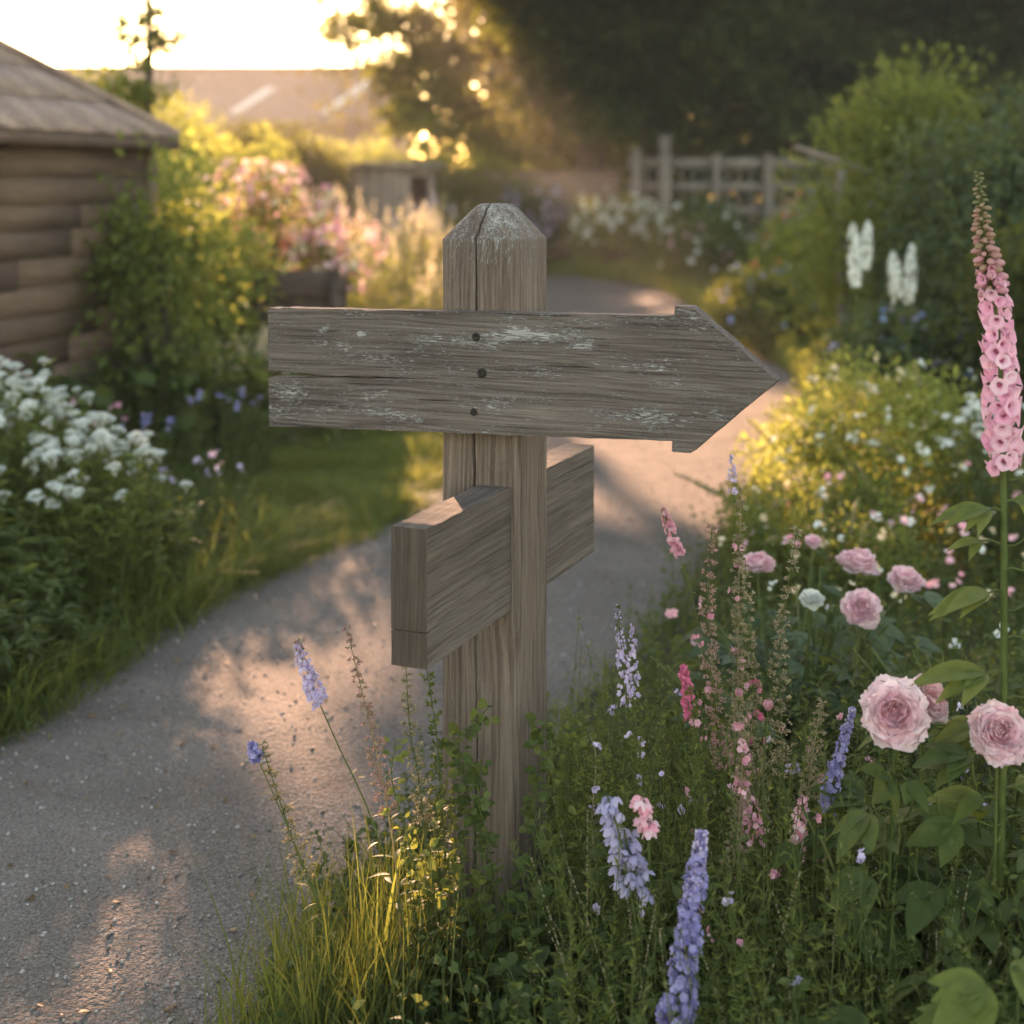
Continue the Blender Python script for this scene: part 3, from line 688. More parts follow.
ob = empty('outbuilding', (-1.75, 21.3, 0), 'small flat-roofed timber outbuilding with a dark open side behind the flower beds', 'outbuilding')
M_OB = woodmat('outbuilding_board', 'Z', dark=(.10,.08,.065), mid=(.22,.18,.15), lite=(.34,.29,.25), fine=.2)
mb = MB()
for q in range(7): mb.box((-.62+q*.125, -.02-.006*(q % 2), -.05), (-.5+q*.125, .03, 1.52), q/7)
mb.box((-.62, .03, -.05), (-.55, 1.4, 1.52)); mb.box((-.62, 1.33, -.05), (.62, 1.4, 1.52)); mb.box((.55, .03, -.05), (.62, 1.33, 1.52)); mb.box((.255, -.01, -.05), (.31, .05, 1.52)); mb.box((.31, -.01, 1.40), (.62, .03, 1.52))
mb.build('wall', M_OB, ob)
mb = MB(); mb.box((-.75, -.15, 1.523), (.75, 1.5, 1.60)); mb.build('roof', M_OB, ob)
M_BR = NT('brick'); bt = M_BR.n('ShaderNodeTexBrick'); tc = M_BR.n('ShaderNodeTexCoord'); mp = M_BR.n('ShaderNodeMapping'); mp.inputs['Rotation'].default_value = (R(90), 0, 0)
M_BR.l(tc.outputs['Object'], mp.inputs[0]); M_BR.l(mp.outputs[0], bt.inputs[0]); bt.inputs['Color1'].default_value = (.22,.12,.085,1); bt.inputs['Color2'].default_value = (.30,.18,.13,1); bt.inputs['Mortar'].default_value = (.3,.27,.23,1); bt.inputs['Scale'].default_value = 3.2
M_BR.l(bt.outputs[0], M_BR.b.inputs['Base Color']); M_BR.b.inputs['Roughness'].default_value = .9
gw = empty('garden_wall', (-.2, 25.2, 0), 'low red-brown brick garden wall at the back of the garden left of the trees', 'wall')
mb = MB(); mb.box((-1.2, 0, -.1), (2.0, .23, 1.45)); mb.build('wall', M_BR.m, gw); mb = MB(); mb.box((-1.24, -.03, 1.452), (2.04, .26, 1.51)); mb.build('coping', M_BW, gw)

# raised planter and fences
pl = empty('raised_planter', (-1.42, 9.0, 0), 'dark wooden raised planter box below the pink flowering bush', 'planter')
M_DK = woodmat('dark_board', 'X', dark=(.03,.022,.018), mid=(.07,.05,.04), lite=(.13,.10,.08), fine=.5)
mb = MB()
for q in range(5):
    mb.box((-.36, -.02-.004*(q % 2), q*.155), (.36, .025, q*.155+.15), q/5); mb.box((.335, .027, q*.155), (.36, .60, q*.155+.15), q/5); mb.box((-.36, .027, q*.155), (-.335, .60, q*.155+.15), q/5)
mb.box((-.36, .602, 0), (.36, .63, .77)); mb.build('side_board', M_DK, pl)
for sx in (-1, 1): mb = MB(); mb.box((sx*.365-.03, -.06, -.05), (sx*.365+.03, -.022, .81)); mb.build('post', M_DK, pl)
mb = MB(); mb.box((-.333, .027, .05), (.333, .60, .72)); mb.build('soil', M_SOIL, pl)

M_FN = woodmat('fence_wood', 'X', dark=(.10,.085,.075), mid=(.19,.165,.15), lite=(.27,.24,.22), fine=.25)
fn = empty('lattice_fence', (3.5, 24, 0), 'grey timber rail fence with upright slats at the edge of the wood', 'fence')
def fx(px): return (px-512)/F*24-3.5
for px, zt_, hw_ in ((636,1.84,.07),(665,2.05,.09),(716,1.74,.06),(768,1.74,.06),(830,1.74,.06)):
    mb = MB(); X = fx(px); mb.box((X-hw_, -.07, -.2), (X+hw_, .07, zt_)); mb.box((X-hw_-.015, -.085, zt_+.001), (X+hw_+.015, .085, zt_+.03)); mb.build('post', M_FN, fn)
for z, hgt in ((1.62, .17), (1.24, .13), (.86, .12), (.42, .12)): mb = MB(); mb.box((fx(628), .072, z-hgt/2), (fx(836), .112, z+hgt/2)); mb.build('rail', M_FN, fn)
for q, px in enumerate(np.arange(648, 832, 11.5)):
    mb = MB(); X = fx(px); mb.box((X-.016, .114, .1), (X+.016, .136, 1.55+.02*math.sin(q*3))); mb.build('slat', M_FN, fn)
ar = empty('plant_support', (1.92, 8.75, 0), 'slim grey wooden plant support with a sloping top rail beside the tall shrub', 'trellis')
mb = MB(); mb.box((-.022, -.022, -.2), (.022, .022, 1.41)); mb.build('post', M_OB, ar)
mb = MB(); tubes(mb, np.array([(-.28, -.03, 1.545), (-.05, -.03, 1.47), (.17, -.03, 1.40)]), .017, 6); mb.build('rail', M_OB, ar)

# ------------------------------------------------------------------ trees
GT = 'dark broad-leaved trees along the back of the garden'
tree('broadleaf_tree', 'big dark tree whose crown hangs into the bright sky, its sunlit left edge coloured in paler leaves', 1.7, 29, 11, 6.3, 170, 100000, .17, LM['tree'], 31, trunk_r=.30, zlow=2.6, group=GT, keep=sun_keep,
     lobes=([P(px, py, 27+q % 3) for q, (px, py) in enumerate(((330,-30),(365,5),(345,30),(395,20),(420,50),(390,70),(450,80),(425,105),(465,120),(440,135),(490,140),(480,95),(455,45),(430,10),(405,118),(500,160),(375,-20),(310,-10)))], .62, 9000, .15, LM['light']))  # lobes in a paler leaf colour stand in for sun on the crown edge
tree('broadleaf_tree', 'dark tree standing right behind the lattice fence', 6.2, 31, 12, 5.8, 130, 80000, .18, LM['tree'], 32, trunk_r=.30, zlow=2.2, group=GT,
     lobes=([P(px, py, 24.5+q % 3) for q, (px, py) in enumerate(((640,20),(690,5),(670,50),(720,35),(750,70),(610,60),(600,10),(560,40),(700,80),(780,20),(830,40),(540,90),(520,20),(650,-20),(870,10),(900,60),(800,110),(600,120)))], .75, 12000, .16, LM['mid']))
tree('broadleaf_tree', 'dark tree towering above the tall green shrub on the right', 10.8, 25, 12, 5.5, 120, 70000, .17, LM['tree'], 33, trunk_r=.38, zlow=2.0, group=GT)
tree('broadleaf_tree', 'dark tree farther back between the two fence trees', 3.6, 38, 13, 5.5, 100, 50000, .22, LM['tree'], 34, trunk_r=.36, zlow=1.6, group=GT, keep=sun_keep)
tree('broadleaf_tree', 'dark tree farthest back behind the fence on the right', 12.5, 37, 13, 6, 100, 50000, .22, LM['tree'], 35, trunk_r=.36, zlow=1.6, group=GT)
# tree added outside the frame, its crown shaped to throw shade on the near path
g = np.random.default_rng(40); n_ = 330
cen = np.stack([g.uniform(-10.5, 3.2, n_), g.uniform(19, 24.5, n_), g.uniform(4.4, 9.2, n_)], -1)
tree('broadleaf_tree', 'tall unseen tree added behind the shed, its crown shaped to shade the near path', -10.5, 21, 9, 4, n_, 210000, .13, LM['tree'], 41, trunk_r=.35, zlow=4.2, group=GT, keep=lambda p, g: sun_keep(p, g) & (p[:, 2] > 4.02+(p[:, 1]-22)*.12), centers=cen, sig=.14, fork_z=6.4)

# thin sapling and golden foliage at upper left
g = np.random.default_rng(44)
sp = empty('sapling', (-2.72, 11.2, 0), 'slender young tree with sparse leaves against the bright sky above the shed', 'tree')
T0 = np.array([(0,0,0),(.02,0,.8),(-.01,.02,1.6),(.02,0,2.4),(0,0,3.2)]); tp = np.array([[np.interp(t, np.linspace(0, 1, 5), T0[:, k]) for k in range(3)] for t in np.linspace(0, 1, 16)])
mb = MB(); tubes(mb, tp, np.linspace(.045, .024, 16)[None], 7); nb = 30; k = g.integers(5, 15, nb); st = tp[k]
dirs = rdirs(g, nb, .25, .85); ln = (1.0*(1-k/22))*g.uniform(.5, 1, nb); tip = st+dirs*ln[:, None]; PPb = bez(st, (st+tip)/2+np.array([0, 0, -.04]), tip, 8); tubes(mb, PPb, np.linspace(.009, .003, 8)[None], 4); mb.build('trunk', M_BARK, sp, smooth=True)
N = 4600; b_ = g.integers(0, nb, N); s_ = g.integers(2, 8, N); pos = PPb[b_, s_]+g.normal(0, .06, (N, 3)); mb = MB()
mb.inst(LEAF2, pos, frames(rdirs(g, N, -.6, .5), norm(g.normal(0, .5, (N, 3))+[0, 0, 1])), .058*g.uniform(.6, 1.3, N), g.random(N)); mb.build('crown', LM['light'], sp)
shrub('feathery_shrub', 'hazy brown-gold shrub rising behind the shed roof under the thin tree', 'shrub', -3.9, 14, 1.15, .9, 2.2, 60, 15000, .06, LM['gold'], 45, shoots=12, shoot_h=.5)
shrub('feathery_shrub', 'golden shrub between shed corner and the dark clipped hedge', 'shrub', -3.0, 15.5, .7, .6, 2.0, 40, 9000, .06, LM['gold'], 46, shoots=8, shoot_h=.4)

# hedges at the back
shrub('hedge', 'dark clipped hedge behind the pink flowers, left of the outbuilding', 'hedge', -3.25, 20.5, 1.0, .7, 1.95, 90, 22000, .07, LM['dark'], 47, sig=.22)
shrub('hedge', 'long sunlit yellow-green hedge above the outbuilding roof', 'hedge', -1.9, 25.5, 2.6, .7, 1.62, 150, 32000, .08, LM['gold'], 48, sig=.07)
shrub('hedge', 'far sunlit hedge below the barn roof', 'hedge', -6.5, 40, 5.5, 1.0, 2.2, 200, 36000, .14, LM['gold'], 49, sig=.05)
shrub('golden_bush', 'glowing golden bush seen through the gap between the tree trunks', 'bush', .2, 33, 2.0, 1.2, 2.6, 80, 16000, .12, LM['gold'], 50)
shrub('golden_bush', 'yellow-lit bush glimpsed behind the fence under the dark trees', 'bush', 4.6, 44, 3.4, 1.2, 3.6, 90, 16000, .14, LM['gold'], 51)
g = np.random.default_rng(52); n_ = 500
wd = MB(); cen = np.stack([g.uniform(-2, 34, n_), g.uniform(50, 62, n_), g.uniform(.5, 15, n_)], -1); N = 90000; k = g.integers(0, n_, N)
wd.inst(LEAF1, cen[k]+rdirs(g, N)*(2.3*g.random(N)**.5)[:, None], frames(rdirs(g, N), rdirs(g, N)), .42*g.uniform(.6, 1.4, N), g.random(N)); tag(wd.build('woodland', LM['tree']), kind='stuff')
cen = np.stack([g.uniform(6, 22, 260), g.uniform(26, 40, 260), g.uniform(.3, 4, 260)], -1); wd = MB(); N = 60000; k = g.integers(0, 260, N)
wd.inst(LEAF1, cen[k]+rdirs(g, N)*(1.2*g.random(N)**.5)[:, None], frames(rdirs(g, N), rdirs(g, N)), .2*g.uniform(.6, 1.4, N), g.random(N)); tag(wd.build('undergrowth', LM['dark']), kind='stuff')

# tall shrubs on the right
shrub('tall_shrub', 'light green leafy shrub with upright shoots above the path verge', 'shrub', 2.42, 8.9, .60, .6, 1.74, 55, 22000, .046, LM['light'], 60, LEAF2, shoots=44, shoot_h=.40, sig=.24)
shrub('tall_shrub', 'large dense dark green shrub filling the right side behind the foxglove', 'shrub', 3.2, 7.9, 1.15, .85, 1.74, 120, 56000, .046, LM['blue'], 61, LEAF2, shoots=50, shoot_h=.34, sig=.17)
shrub('tall_shrub', 'dark round-leaved shrub below the large right-hand shrub', 'shrub', 2.55, 6.6, .55, .5, 1.05, 45, 14000, .035, LM['dark'], 62, LEAF2, sig=.24)

# ------------------------------------------------------------------ background flower plants
def bush_flowers(mats, count, size, tpl=FL5, k=4, sprd=.02, nm='blossom'):
    def ex(root, cen, s_, g):
        for mt in mats:
            mb = MB(); n = count//len(mats); kk = g.integers(0, len(cen), n); v = norm(rdirs(g, n, -.1, 1)+np.array([0, -.35, .15])); p = cen[kk]+v*(s_[kk]*1.5)[:, None]
            p = np.repeat(p, k, 0)+g.normal(0, sprd, (n*k, 3)); d = norm(np.repeat(v, k, 0)+g.normal(0, .4, (n*k, 3)))
            mb.inst(tpl, p, frames(d, rdirs(g, n*k)), size*(.6+.6*g.random(n*k)), g.random(n*k)); tag(mb.build(nm, mt, root), kind='stuff')
    return ex
shrub('climbing_shrub', 'leafy green climber hiding the front corner of the shed', 'shrub', -1.70, 7.25, .20, .22, 1.30, 34, 2600, .05, LM['light'], 69, LEAF2, sig=.3, shoots=10, shoot_h=.25, group='climbers by the shed')
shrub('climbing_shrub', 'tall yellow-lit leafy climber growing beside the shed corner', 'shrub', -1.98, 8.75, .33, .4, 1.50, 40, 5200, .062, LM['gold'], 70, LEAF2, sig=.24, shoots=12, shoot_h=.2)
shrub('flowering_bush', 'tall pink flowering bush standing in the raised planter', 'bush', -1.75, 10.1, .62, .45, 1.36, 55, 9000, .035, LM['light'], 71, LEAF2, shoots=26, shoot_h=.22, extra=bush_flowers([PM['pink'], PM['cream'], PM['peony']], 620, .022))
herb('red_geranium', 'low plant with bright red flowers on the planter edge', 'flowering plant', -1.58, 9.25, 26, .28, .22, LEAF2, .035, 10, LM['dark'], seed=72, flowers=dict(count=9, mats=[PM['red'], PM['pink']], add=f_cluster(.016, .03, 12)), z=.72)
for k, (x, y, h, r, mt, pm, lab) in enumerate((
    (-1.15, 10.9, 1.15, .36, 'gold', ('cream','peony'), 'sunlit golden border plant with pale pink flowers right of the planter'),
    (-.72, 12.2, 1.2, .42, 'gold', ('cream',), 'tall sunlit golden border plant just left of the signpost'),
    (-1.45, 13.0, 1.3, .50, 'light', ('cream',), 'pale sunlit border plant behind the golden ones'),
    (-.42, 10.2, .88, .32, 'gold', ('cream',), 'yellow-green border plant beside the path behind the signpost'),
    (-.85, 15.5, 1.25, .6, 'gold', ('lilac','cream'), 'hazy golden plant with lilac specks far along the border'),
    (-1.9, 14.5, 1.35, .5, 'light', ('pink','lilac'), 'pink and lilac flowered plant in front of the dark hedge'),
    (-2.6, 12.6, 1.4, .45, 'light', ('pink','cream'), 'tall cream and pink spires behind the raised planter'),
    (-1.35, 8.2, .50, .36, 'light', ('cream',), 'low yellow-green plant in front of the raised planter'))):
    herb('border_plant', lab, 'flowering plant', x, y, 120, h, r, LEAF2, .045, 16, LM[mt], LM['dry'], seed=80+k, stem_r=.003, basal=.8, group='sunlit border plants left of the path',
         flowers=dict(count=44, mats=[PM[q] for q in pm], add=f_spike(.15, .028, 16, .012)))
for k, (x, y, h, lab) in enumerate(((-1.72, 7.15, .72, 'big-leaved green plant against the shed corner'), (-1.30, 7.45, .62, 'big-leaved green plant under the yellow climber'), (-2.0, 6.5, .62, 'dark broad-leaved plant along the shed wall'), (-1.02, 8.3, .5, 'rounded leafy plant at the lawn edge in front of the planter'))):
    herb('broad_leaved_plant', lab, 'plant', x, y, 34, h, .34, leaf('round', 5, .95, .18, .3, 2), .12, 7, LM['mid' if k != 2 else 'dark'], seed=95+k, stem_r=.004, group='broad-leaved plants by the shed')
for k, (x, y, pm, h, lab) in enumerate(((-1.45, 6.1, 'violet', .42, 'small violet flowers in the bed in front of the shed'), (-1.25, 6.7, 'violet', .46, 'blue-violet flowers between the broad leaves and the lawn'), (-1.62, 5.7, 'pink', .52, 'low pink flowers behind the white yarrow'), (-1.15, 5.5, 'lilac', .34, 'scattered lilac flowers at the right tip of the white yarrow'))):
    herb('bedding_flower', lab, 'flowering plant', x, y, 60, h, .28, LEAF2, .03, 12, LM['mid'], seed=104+k, group='small flowers in the left bed', flowers=dict(count=7, mats=[PM[pm]], add=f_simple(.011, 3, spread=.012)))

# far right verge
for k, (x, y, h, rx, lm, pms, n, lab) in enumerate((
    (1.55, 22.6, .95, .75, 'light', ('white',), 260, 'white-flowered bush at the far bend of the path'),
    (.35, 23.9, 1.15, .65, 'blue', ('lilac','violet'), 220, 'mauve-flowered bush behind the top of the signpost'),
    (2.7, 21.0, 1.0, .5, 'mid', ('white',), 60, 'green bush in front of the fence with a few white flowers'),
    (2.9, 14.2, .92, .6, 'light', ('red','cream'), 40, 'pale green bush with a few orange-red flowers on the right verge'),
    (3.7, 16.5, 1.2, .6, 'blue', ('violet','blue'), 240, 'blue-violet flowering bush in front of the fence'),
    (2.35, 18.2, .8, .5, 'mid', ('white','pink'), 50, 'low green bush at the outer edge of the path bend'),
    (-.3, 27.5, 1.0, .8, 'mid', ('pink','red'), 160, 'pink-flowered bush under the first dark tree'),
    (2.0, 11.6, .55, .45, 'mid', ('blue','palebl'), 50, 'low bush with small blue flowers beside the white spires'),
    (1.95, 7.3, .62, .42, 'blue', ('blue','palebl'), 60, 'bluish bush with sky-blue flowers under the white spires'))):
    shrub('flowering_bush', lab, 'bush', x, y, rx, rx*.8, h, 40, 9000, .05, LM[lm], 110+k, LEAF2, group='flowering bushes on the far verge', sig=.25, extra=bush_flowers([PM[q] for q in pms], n, .028 if y > 12 else .018, k=3))
def spire(name, label, cat, base, top, L, r0, k, size, mat, tpl=FL5, lmat='mid', seed=0, group=None, stem_r=.003, leaves=20, lsize=.04, taper=.75, hang=0., bend=.02, tipbud=None, lf=LEAF2, part='flower_spike'):
    g = np.random.default_rng(seed); base = np.array(base, float); top = np.array(top, float)
    root = empty(name, tuple(base), label, cat, group); tp = (top-base)[None]; b0 = np.zeros((1, 3))
    md = tp*.55+g.normal(0, bend, (1, 3))*[1, 1, 0]; md[0, :2] *= .8; PP = bez(b0, md, tp, 14); mb = MB(); tubes(mb, PP, stem_r*np.linspace(1.3, .5, 14)[None], 6); mb.build('stem', LM['stem'], root, smooth=True)
    cum = np.concatenate([[0], np.cumsum(np.linalg.norm(np.diff(PP[0], axis=0), axis=1))]); tot = cum[-1]
    def at(s): return np.stack([np.interp(s, cum, PP[0][:, q]) for q in range(3)], -1)
    d = norm(PP[0][-1]-PP[0][-4]); ex = norm(np.cross(d, [0, 1., .1])); ey = np.cross(d, ex)
    t = g.random(k)**.9; a = g.uniform(0, 6.283, k); out = np.cos(a)[:, None]*ex+np.sin(a)[:, None]*ey
    rr = r0*np.sqrt(np.clip(1.04-(2*t-1)**2*(.7+.34*(t > .5)), .03, 1))*g.uniform(.5, 1.1, k); loc = at(tot-L+L*t)+out*rr[:, None]; mb = MB()
    mb.inst(tpl, loc, frames(norm(out+d*.35-np.array([0, 0, hang])+g.normal(0, .2, (k, 3))), d+g.normal(0, .2, (k, 3))), size*(1-.35*t)*(.75+.5*g.random(k)), np.clip(.75-.5*t+g.normal(0, .2, k), 0, 1))
    mb.build(part, mat, root, smooth=True)
    if tipbud:
        kb = tipbud[1]; tt = 1-.45*g.random(kb)**1.2; a = g.uniform(0, 6.283, kb); out = np.cos(a)[:, None]*ex+np.sin(a)[:, None]*ey; mb = MB()
        mb.inst(BUD, at(tot-L+L*tt)+out*(r0*(1-taper*tt)*.8)[:, None], frames(norm(out+d), d+0*out), size*.28*(1.4-tt), g.random(kb)); mb.build('bud', tipbud[0], root, smooth=True)
    if leaves:
        s = (tot-L)*g.uniform(.1, 1.0, leaves); a = g.uniform(0, 6.283, leaves); out = np.stack([np.cos(a), np.sin(a), g.uniform(-.1, .6, leaves)], -1); mb = MB()
        mb.inst(lf, at(s), frames(norm(out), np.array([0, 0, 1.])+g.normal(0, .3, (leaves, 3))), lsize*g.uniform(.5, 1.1, leaves)*(1.2-.6*s/max(tot-L, .01)), g.random(leaves)); mb.build('foliage', LM[lmat], root, smooth=True)
    return root
for k, (px, py, lab) in enumerate(((853,224,'leftmost of the four white flower spires below the shrub'), (868,222,'slightly blurred white spire second from the left'), (893,252,'lowest white spire, third from the left'), (912,245,'rightmost of the four white spires'))):
    t_ = P(px, py, 6.2+.12*k); b_ = t_.copy(); b_[2] = 0; b_[0] += (.05, -.04, .06, -.02)[k]; spire('white_spire', lab, 'flower', b_, t_, (.25, .20, .22, .26)[k], (.028, .022, .027, .024)[k], 150, .0135, PM['white'], seed=130+k, group='white flower spires', stem_r=.004, lsize=.08)

# yellow sunlit bush, white clump
shrub('golden_bush', 'low sun-struck yellow bush with pale flowers on the right of the path', 'bush', 1.38, 5.6, .40, .42, .58, 55, 12000, .026, LM['gold'], 140, LEAF2, sig=.24, shoots=40, shoot_h=.14, smat=LM['dry'], extra=bush_flowers([PM['cream'], PM['white']], 110, .012, k=3, sprd=.012))
shrub('golden_bush', 'second yellow-green bush trailing towards the path edge below the sun-struck one', 'bush', 1.02, 5.0, .30, .4, .30, 40, 8000, .022, LM['light'], 141, LEAF2, sig=.24, shoots=40, shoot_h=.14, smat=LM['dry'], extra=bush_flowers([PM['cream'], PM['pink']], 26, .012, k=2))
herb('white_flower_clump', 'white flower clump in the shade behind the foxglove stem', 'flowering plant', 1.72, 5.2, 110, .66, .30, LEAF2, .03, 14, LM['blue'], seed=142, flowers=dict(count=46, mats=[PM['white']], add=f_cluster(.010, .025, 14)))

# ------------------------------------------------------------------ white yarrow, left
YT = petals(5, 1, .0, .1, 1.1, 1)
def head_mesh(seed, R_=.023, k=62, size=.0050, mat=PM['white']):
    g = np.random.default_rng(seed); mb = MB(); r = np.sqrt(g.random(k))*R_; a = g.uniform(0, 6.283, k); loc = np.stack([r*np.cos(a), r*np.sin(a), .010*(1-(r/R_)**2)+g.normal(0, .0015, k)], -1)
    mb.inst(YT, loc, frames(norm(np.array([0, 0, 1.])+g.normal(0, .25, (k, 3))), rdirs(g, k)), size*(.8+.5*g.random(k)), g.random(k))
    rays = bez(np.tile([0, 0, -.03], (9, 1)), loc[:9]*.4+[0, 0, -.018], loc[:9], 4); tubes(mb, rays, .0007, 3)
    o = mb.build('flower_head', mat); me = o.data; bpy.data.objects.remove(o); return me
HM = [head_mesh(200+q) for q in range(4)]
def add_head(root, p, d, g, fm):
    o = bpy.data.objects.new('flower_head', HM[g.integers(0, 4)]); COL.objects.link(o); o.parent = root
    o.location = p+np.array([0, 0, .004]); dd = Vector((g.normal(0, .22), -.25+g.normal(0, .2), 1)); o.rotation_euler = dd.to_track_quat('Z', 'Y').to_euler(); s_ = g.uniform(.6, 1.25); o.scale = (s_, s_, s_)
for k, (x, y, h, r, n, lab) in enumerate((
    (-1.86, 4.9, .92, .30, 66, 'tallest white yarrow clump at the very left edge'),
    (-1.55, 4.75, .76, .30, 88, 'wide white yarrow clump left of centre in the white bed'),
    (-1.27, 4.65, .62, .27, 80, 'white yarrow clump leaning over the path verge, nearest the path'),
    (-1.70, 4.30, .60, .26, 50, 'lower white yarrow clump in front of the tall one'))):
    herb('yarrow', lab, 'flowering plant', x, y, n*2, h, r, leaf('lance', 3, .3, .3, .3), .06, 18, LM['light'], seed=150+k, group='white yarrow clumps', hvar=.28, basal=.75, leaf_from=.05, flowers=dict(count=n, mats=[PM['white']], each=add_head))
for k, (x, y, h, lab) in enumerate(((-1.30, 4.90, .36, 'ferny dark green plant under the white yarrow by the path'), (-1.12, 5.35, .17, 'low ferny plant at the path edge where the lawn begins'), (-1.5, 4.25, .46, 'ferny green plant below the yarrow near the left edge'), (-1.42, 3.95, .30, 'low dark leafy plant at the nearest part of the left verge'))):
    herb('fern_leaved_plant', lab, 'plant', x, y, 110, h, .28, leaf('lance', 3, .26, .3, .45), .085, 22, LM['dark' if k % 2 else 'mid'], seed=160+k, group='ferny plants on the left verge', up=.25, leaf_from=.15)

# ------------------------------------------------------------------ grass
tag(blades('lawn_grass', 70000, samp_rect(-2.2, .2, 5.0, 9.5, m=-.03, f=lambda x, y: x > -2.0+.09*(y-5)), lambda q: .10+.05*np.sin(q[:, 0]*5)*np.sin(q[:, 1]*3), .007, LM['light'], 170, .7), kind='stuff')
tag(blades('verge_grass', 52000, samp_rect(-3.6, -.8, .8, 5.6, m=-.03), .26, .0055, LM['light'], 171, 1.0), kind='stuff')
g0 = lambda x, y: x < np.interp(y, LS[:300, 1], LS[:300, 0])+.12
tag(blades('edge_grass', 24000, samp_rect(-2.0, .2, 3.0, 9, m=-.10, f=lambda x, y: (x > np.interp(y, LS[:300, 1], LS[:300, 0])-.08) & g0(x, y)), .12, .005, LM['grass'], 172, 1.3), kind='stuff')
tag(blades('meadow_grass', 60000, samp_rect(1.0, 4.2, 6, 22, m=-.05), .30, .010, LM['light'], 173, .7), kind='stuff')
tag(blades('far_grass', 50000, samp_rect(-8, 12, 9, 40, m=-.05), .25, .02, LM['grass'], 174, .7), kind='stuff')
tag(blades('bed_grass', 22000, samp_rect(-.5, 3.0, 1.75, 6.8, m=-.03), .17, .0035, LM['grass'], 175, .9), kind='stuff')
for k, (x, y, h, lab) in enumerate(((-1.72, 3.95, .42, 'arching tuft of long grass at the left edge of the picture'), (-1.5, 3.62, .30, 'long grass tuft nearest the camera on the left verge'), (-1.85, 4.35, .5, 'tall thin grass standing in front of the white yarrow'), (-1.38, 4.05, .26, 'shaggy grass tuft spilling over the path edge below the yarrow'), (-1.2, 4.55, .22, 'small shaggy tuft at the bend of the left path edge'))):
    blades('grass_tuft', 420, lambda g, n: np.column_stack([g.normal(x, .08, n), g.normal(y, .08, n)]), h, .006, LM['grass'], 180+k, .8, None, lab, 'grass tuft', 'long grass tufts on the left verge', segs=6)
blades('grass_tuft', 520, lambda g, n: np.column_stack([g.normal(-.22, .085, n), g.normal(2.40, .10, n)]), .29, .0035, LM['mid'], 185, .45, None, 'sunlit yellow-green grass tuft at the left foot of the signpost', 'grass tuft', segs=6)
blades('grass_tuft', 300, lambda g, n: np.column_stack([g.normal(-.30, .06, n), g.normal(2.30, .05, n)]), .22, .003, LM['grass'], 186, .45, None, 'thin grass at the very bottom beside the path edge', 'grass tuft', segs=6)
# broad blade
# ------------------------------------------------------------------ undergrowth in the bed
def scatter(name, n, sampler, h, lf, lsize, lps, lmat, seed, stem_r=.0011, up=.4, lean=.25):
    g = np.random.default_rng(seed); xy = sampler(g, n); n = len(xy); b = np.column_stack([xy, np.full(n, -.02)]); hh = (h(xy) if callable(h) else h)*g.uniform(.45, 1.1, n)
    tip = b+np.column_stack([g.normal(0, lean, (n, 2))*hh[:, None], hh]); PP = bez(b, b*.7+tip*.3+np.array([0, 0, .15])*hh[:, None]*np.array([0, 0, 1.]), tip, 7); mb = MB()
    tubes(mb, PP, stem_r*np.linspace(1.2, .5, 7)[None], 3, g.random(n), 1); N = n*lps; k = np.repeat(np.arange(n), lps); t = g.uniform(.1, 1, N); f = t*6; i0 = np.minimum(f.astype(int), 5)
    pos = PP[k, i0]+(PP[k, i0+1]-PP[k, i0])*(f-i0)[:, None]; d = norm(rdirs(g, N, -.2, .6)+norm(PP[k, i0+1]-PP[k, i0])*up)
    mb.inst(lf, pos, frames(d, np.array([0, 0, 1.])+g.normal(0, .4, (N, 3))), lsize*g.uniform(.5, 1.2, N)*(1.2-.5*t), np.clip(g.normal(.4, .25, N)+.3*(t-.5), 0, 1), 0)
    return tag(mb.build(name, [lmat, LM['stem']], smooth=True), kind='stuff')
bedf = lambda x, y: ~((np.abs(x+.03) < .10) & (np.abs(y-2.65) < .10))
scatter('undergrowth', 2200, samp_rect(-.42, 1.6, 1.75, 3.4, m=-.02, f=bedf), lambda q: .22+.18*np.clip((q[:, 0]-.0)/.8, 0, 1)-.06*np.clip(-q[:, 0]/.3, 0, 1), LEAF2, .027, 20, LM['mid'], 190)
scatter('undergrowth', 1300, samp_rect(.05, 1.5, 1.8, 3.0, m=.02, f=bedf), .38, leaf('lance', 3, .2, .2, .3), .020, 44, LM['light'], 191, .0009)
scatter('feathery_stems', 420, samp_rect(.08, 1.3, 2.0, 3.1, m=.03, f=bedf), .46, leaf('lance', 3, .12, .2, .3), .022, 60, LM['grass'], 196, .0009, .9, .22)
scatter('undergrowth', 2600, samp_rect(.3, 3.0, 3.2, 6.8, m=-.02), lambda q: .22+.0*q[:, 0], LEAF2, .03, 12, LM['mid'], 192)
scatter('undergrowth', 1200, samp_rect(-2.6, -1.0, 3.6, 6.0, m=-.02), .20, LEAF2, .035, 12, LM['dark'], 193)
scatter('undergrowth', 1500, samp_rect(-3.0, -.4, 7.5, 16, m=-.02), .45, LEAF2, .05, 12, LM['light'], 194, .003)
scatter('undergrowth', 1500, samp_rect(1.2, 4.5, 7, 20, m=-.02), .30, LEAF2, .05, 12, LM['mid'], 195, .003)

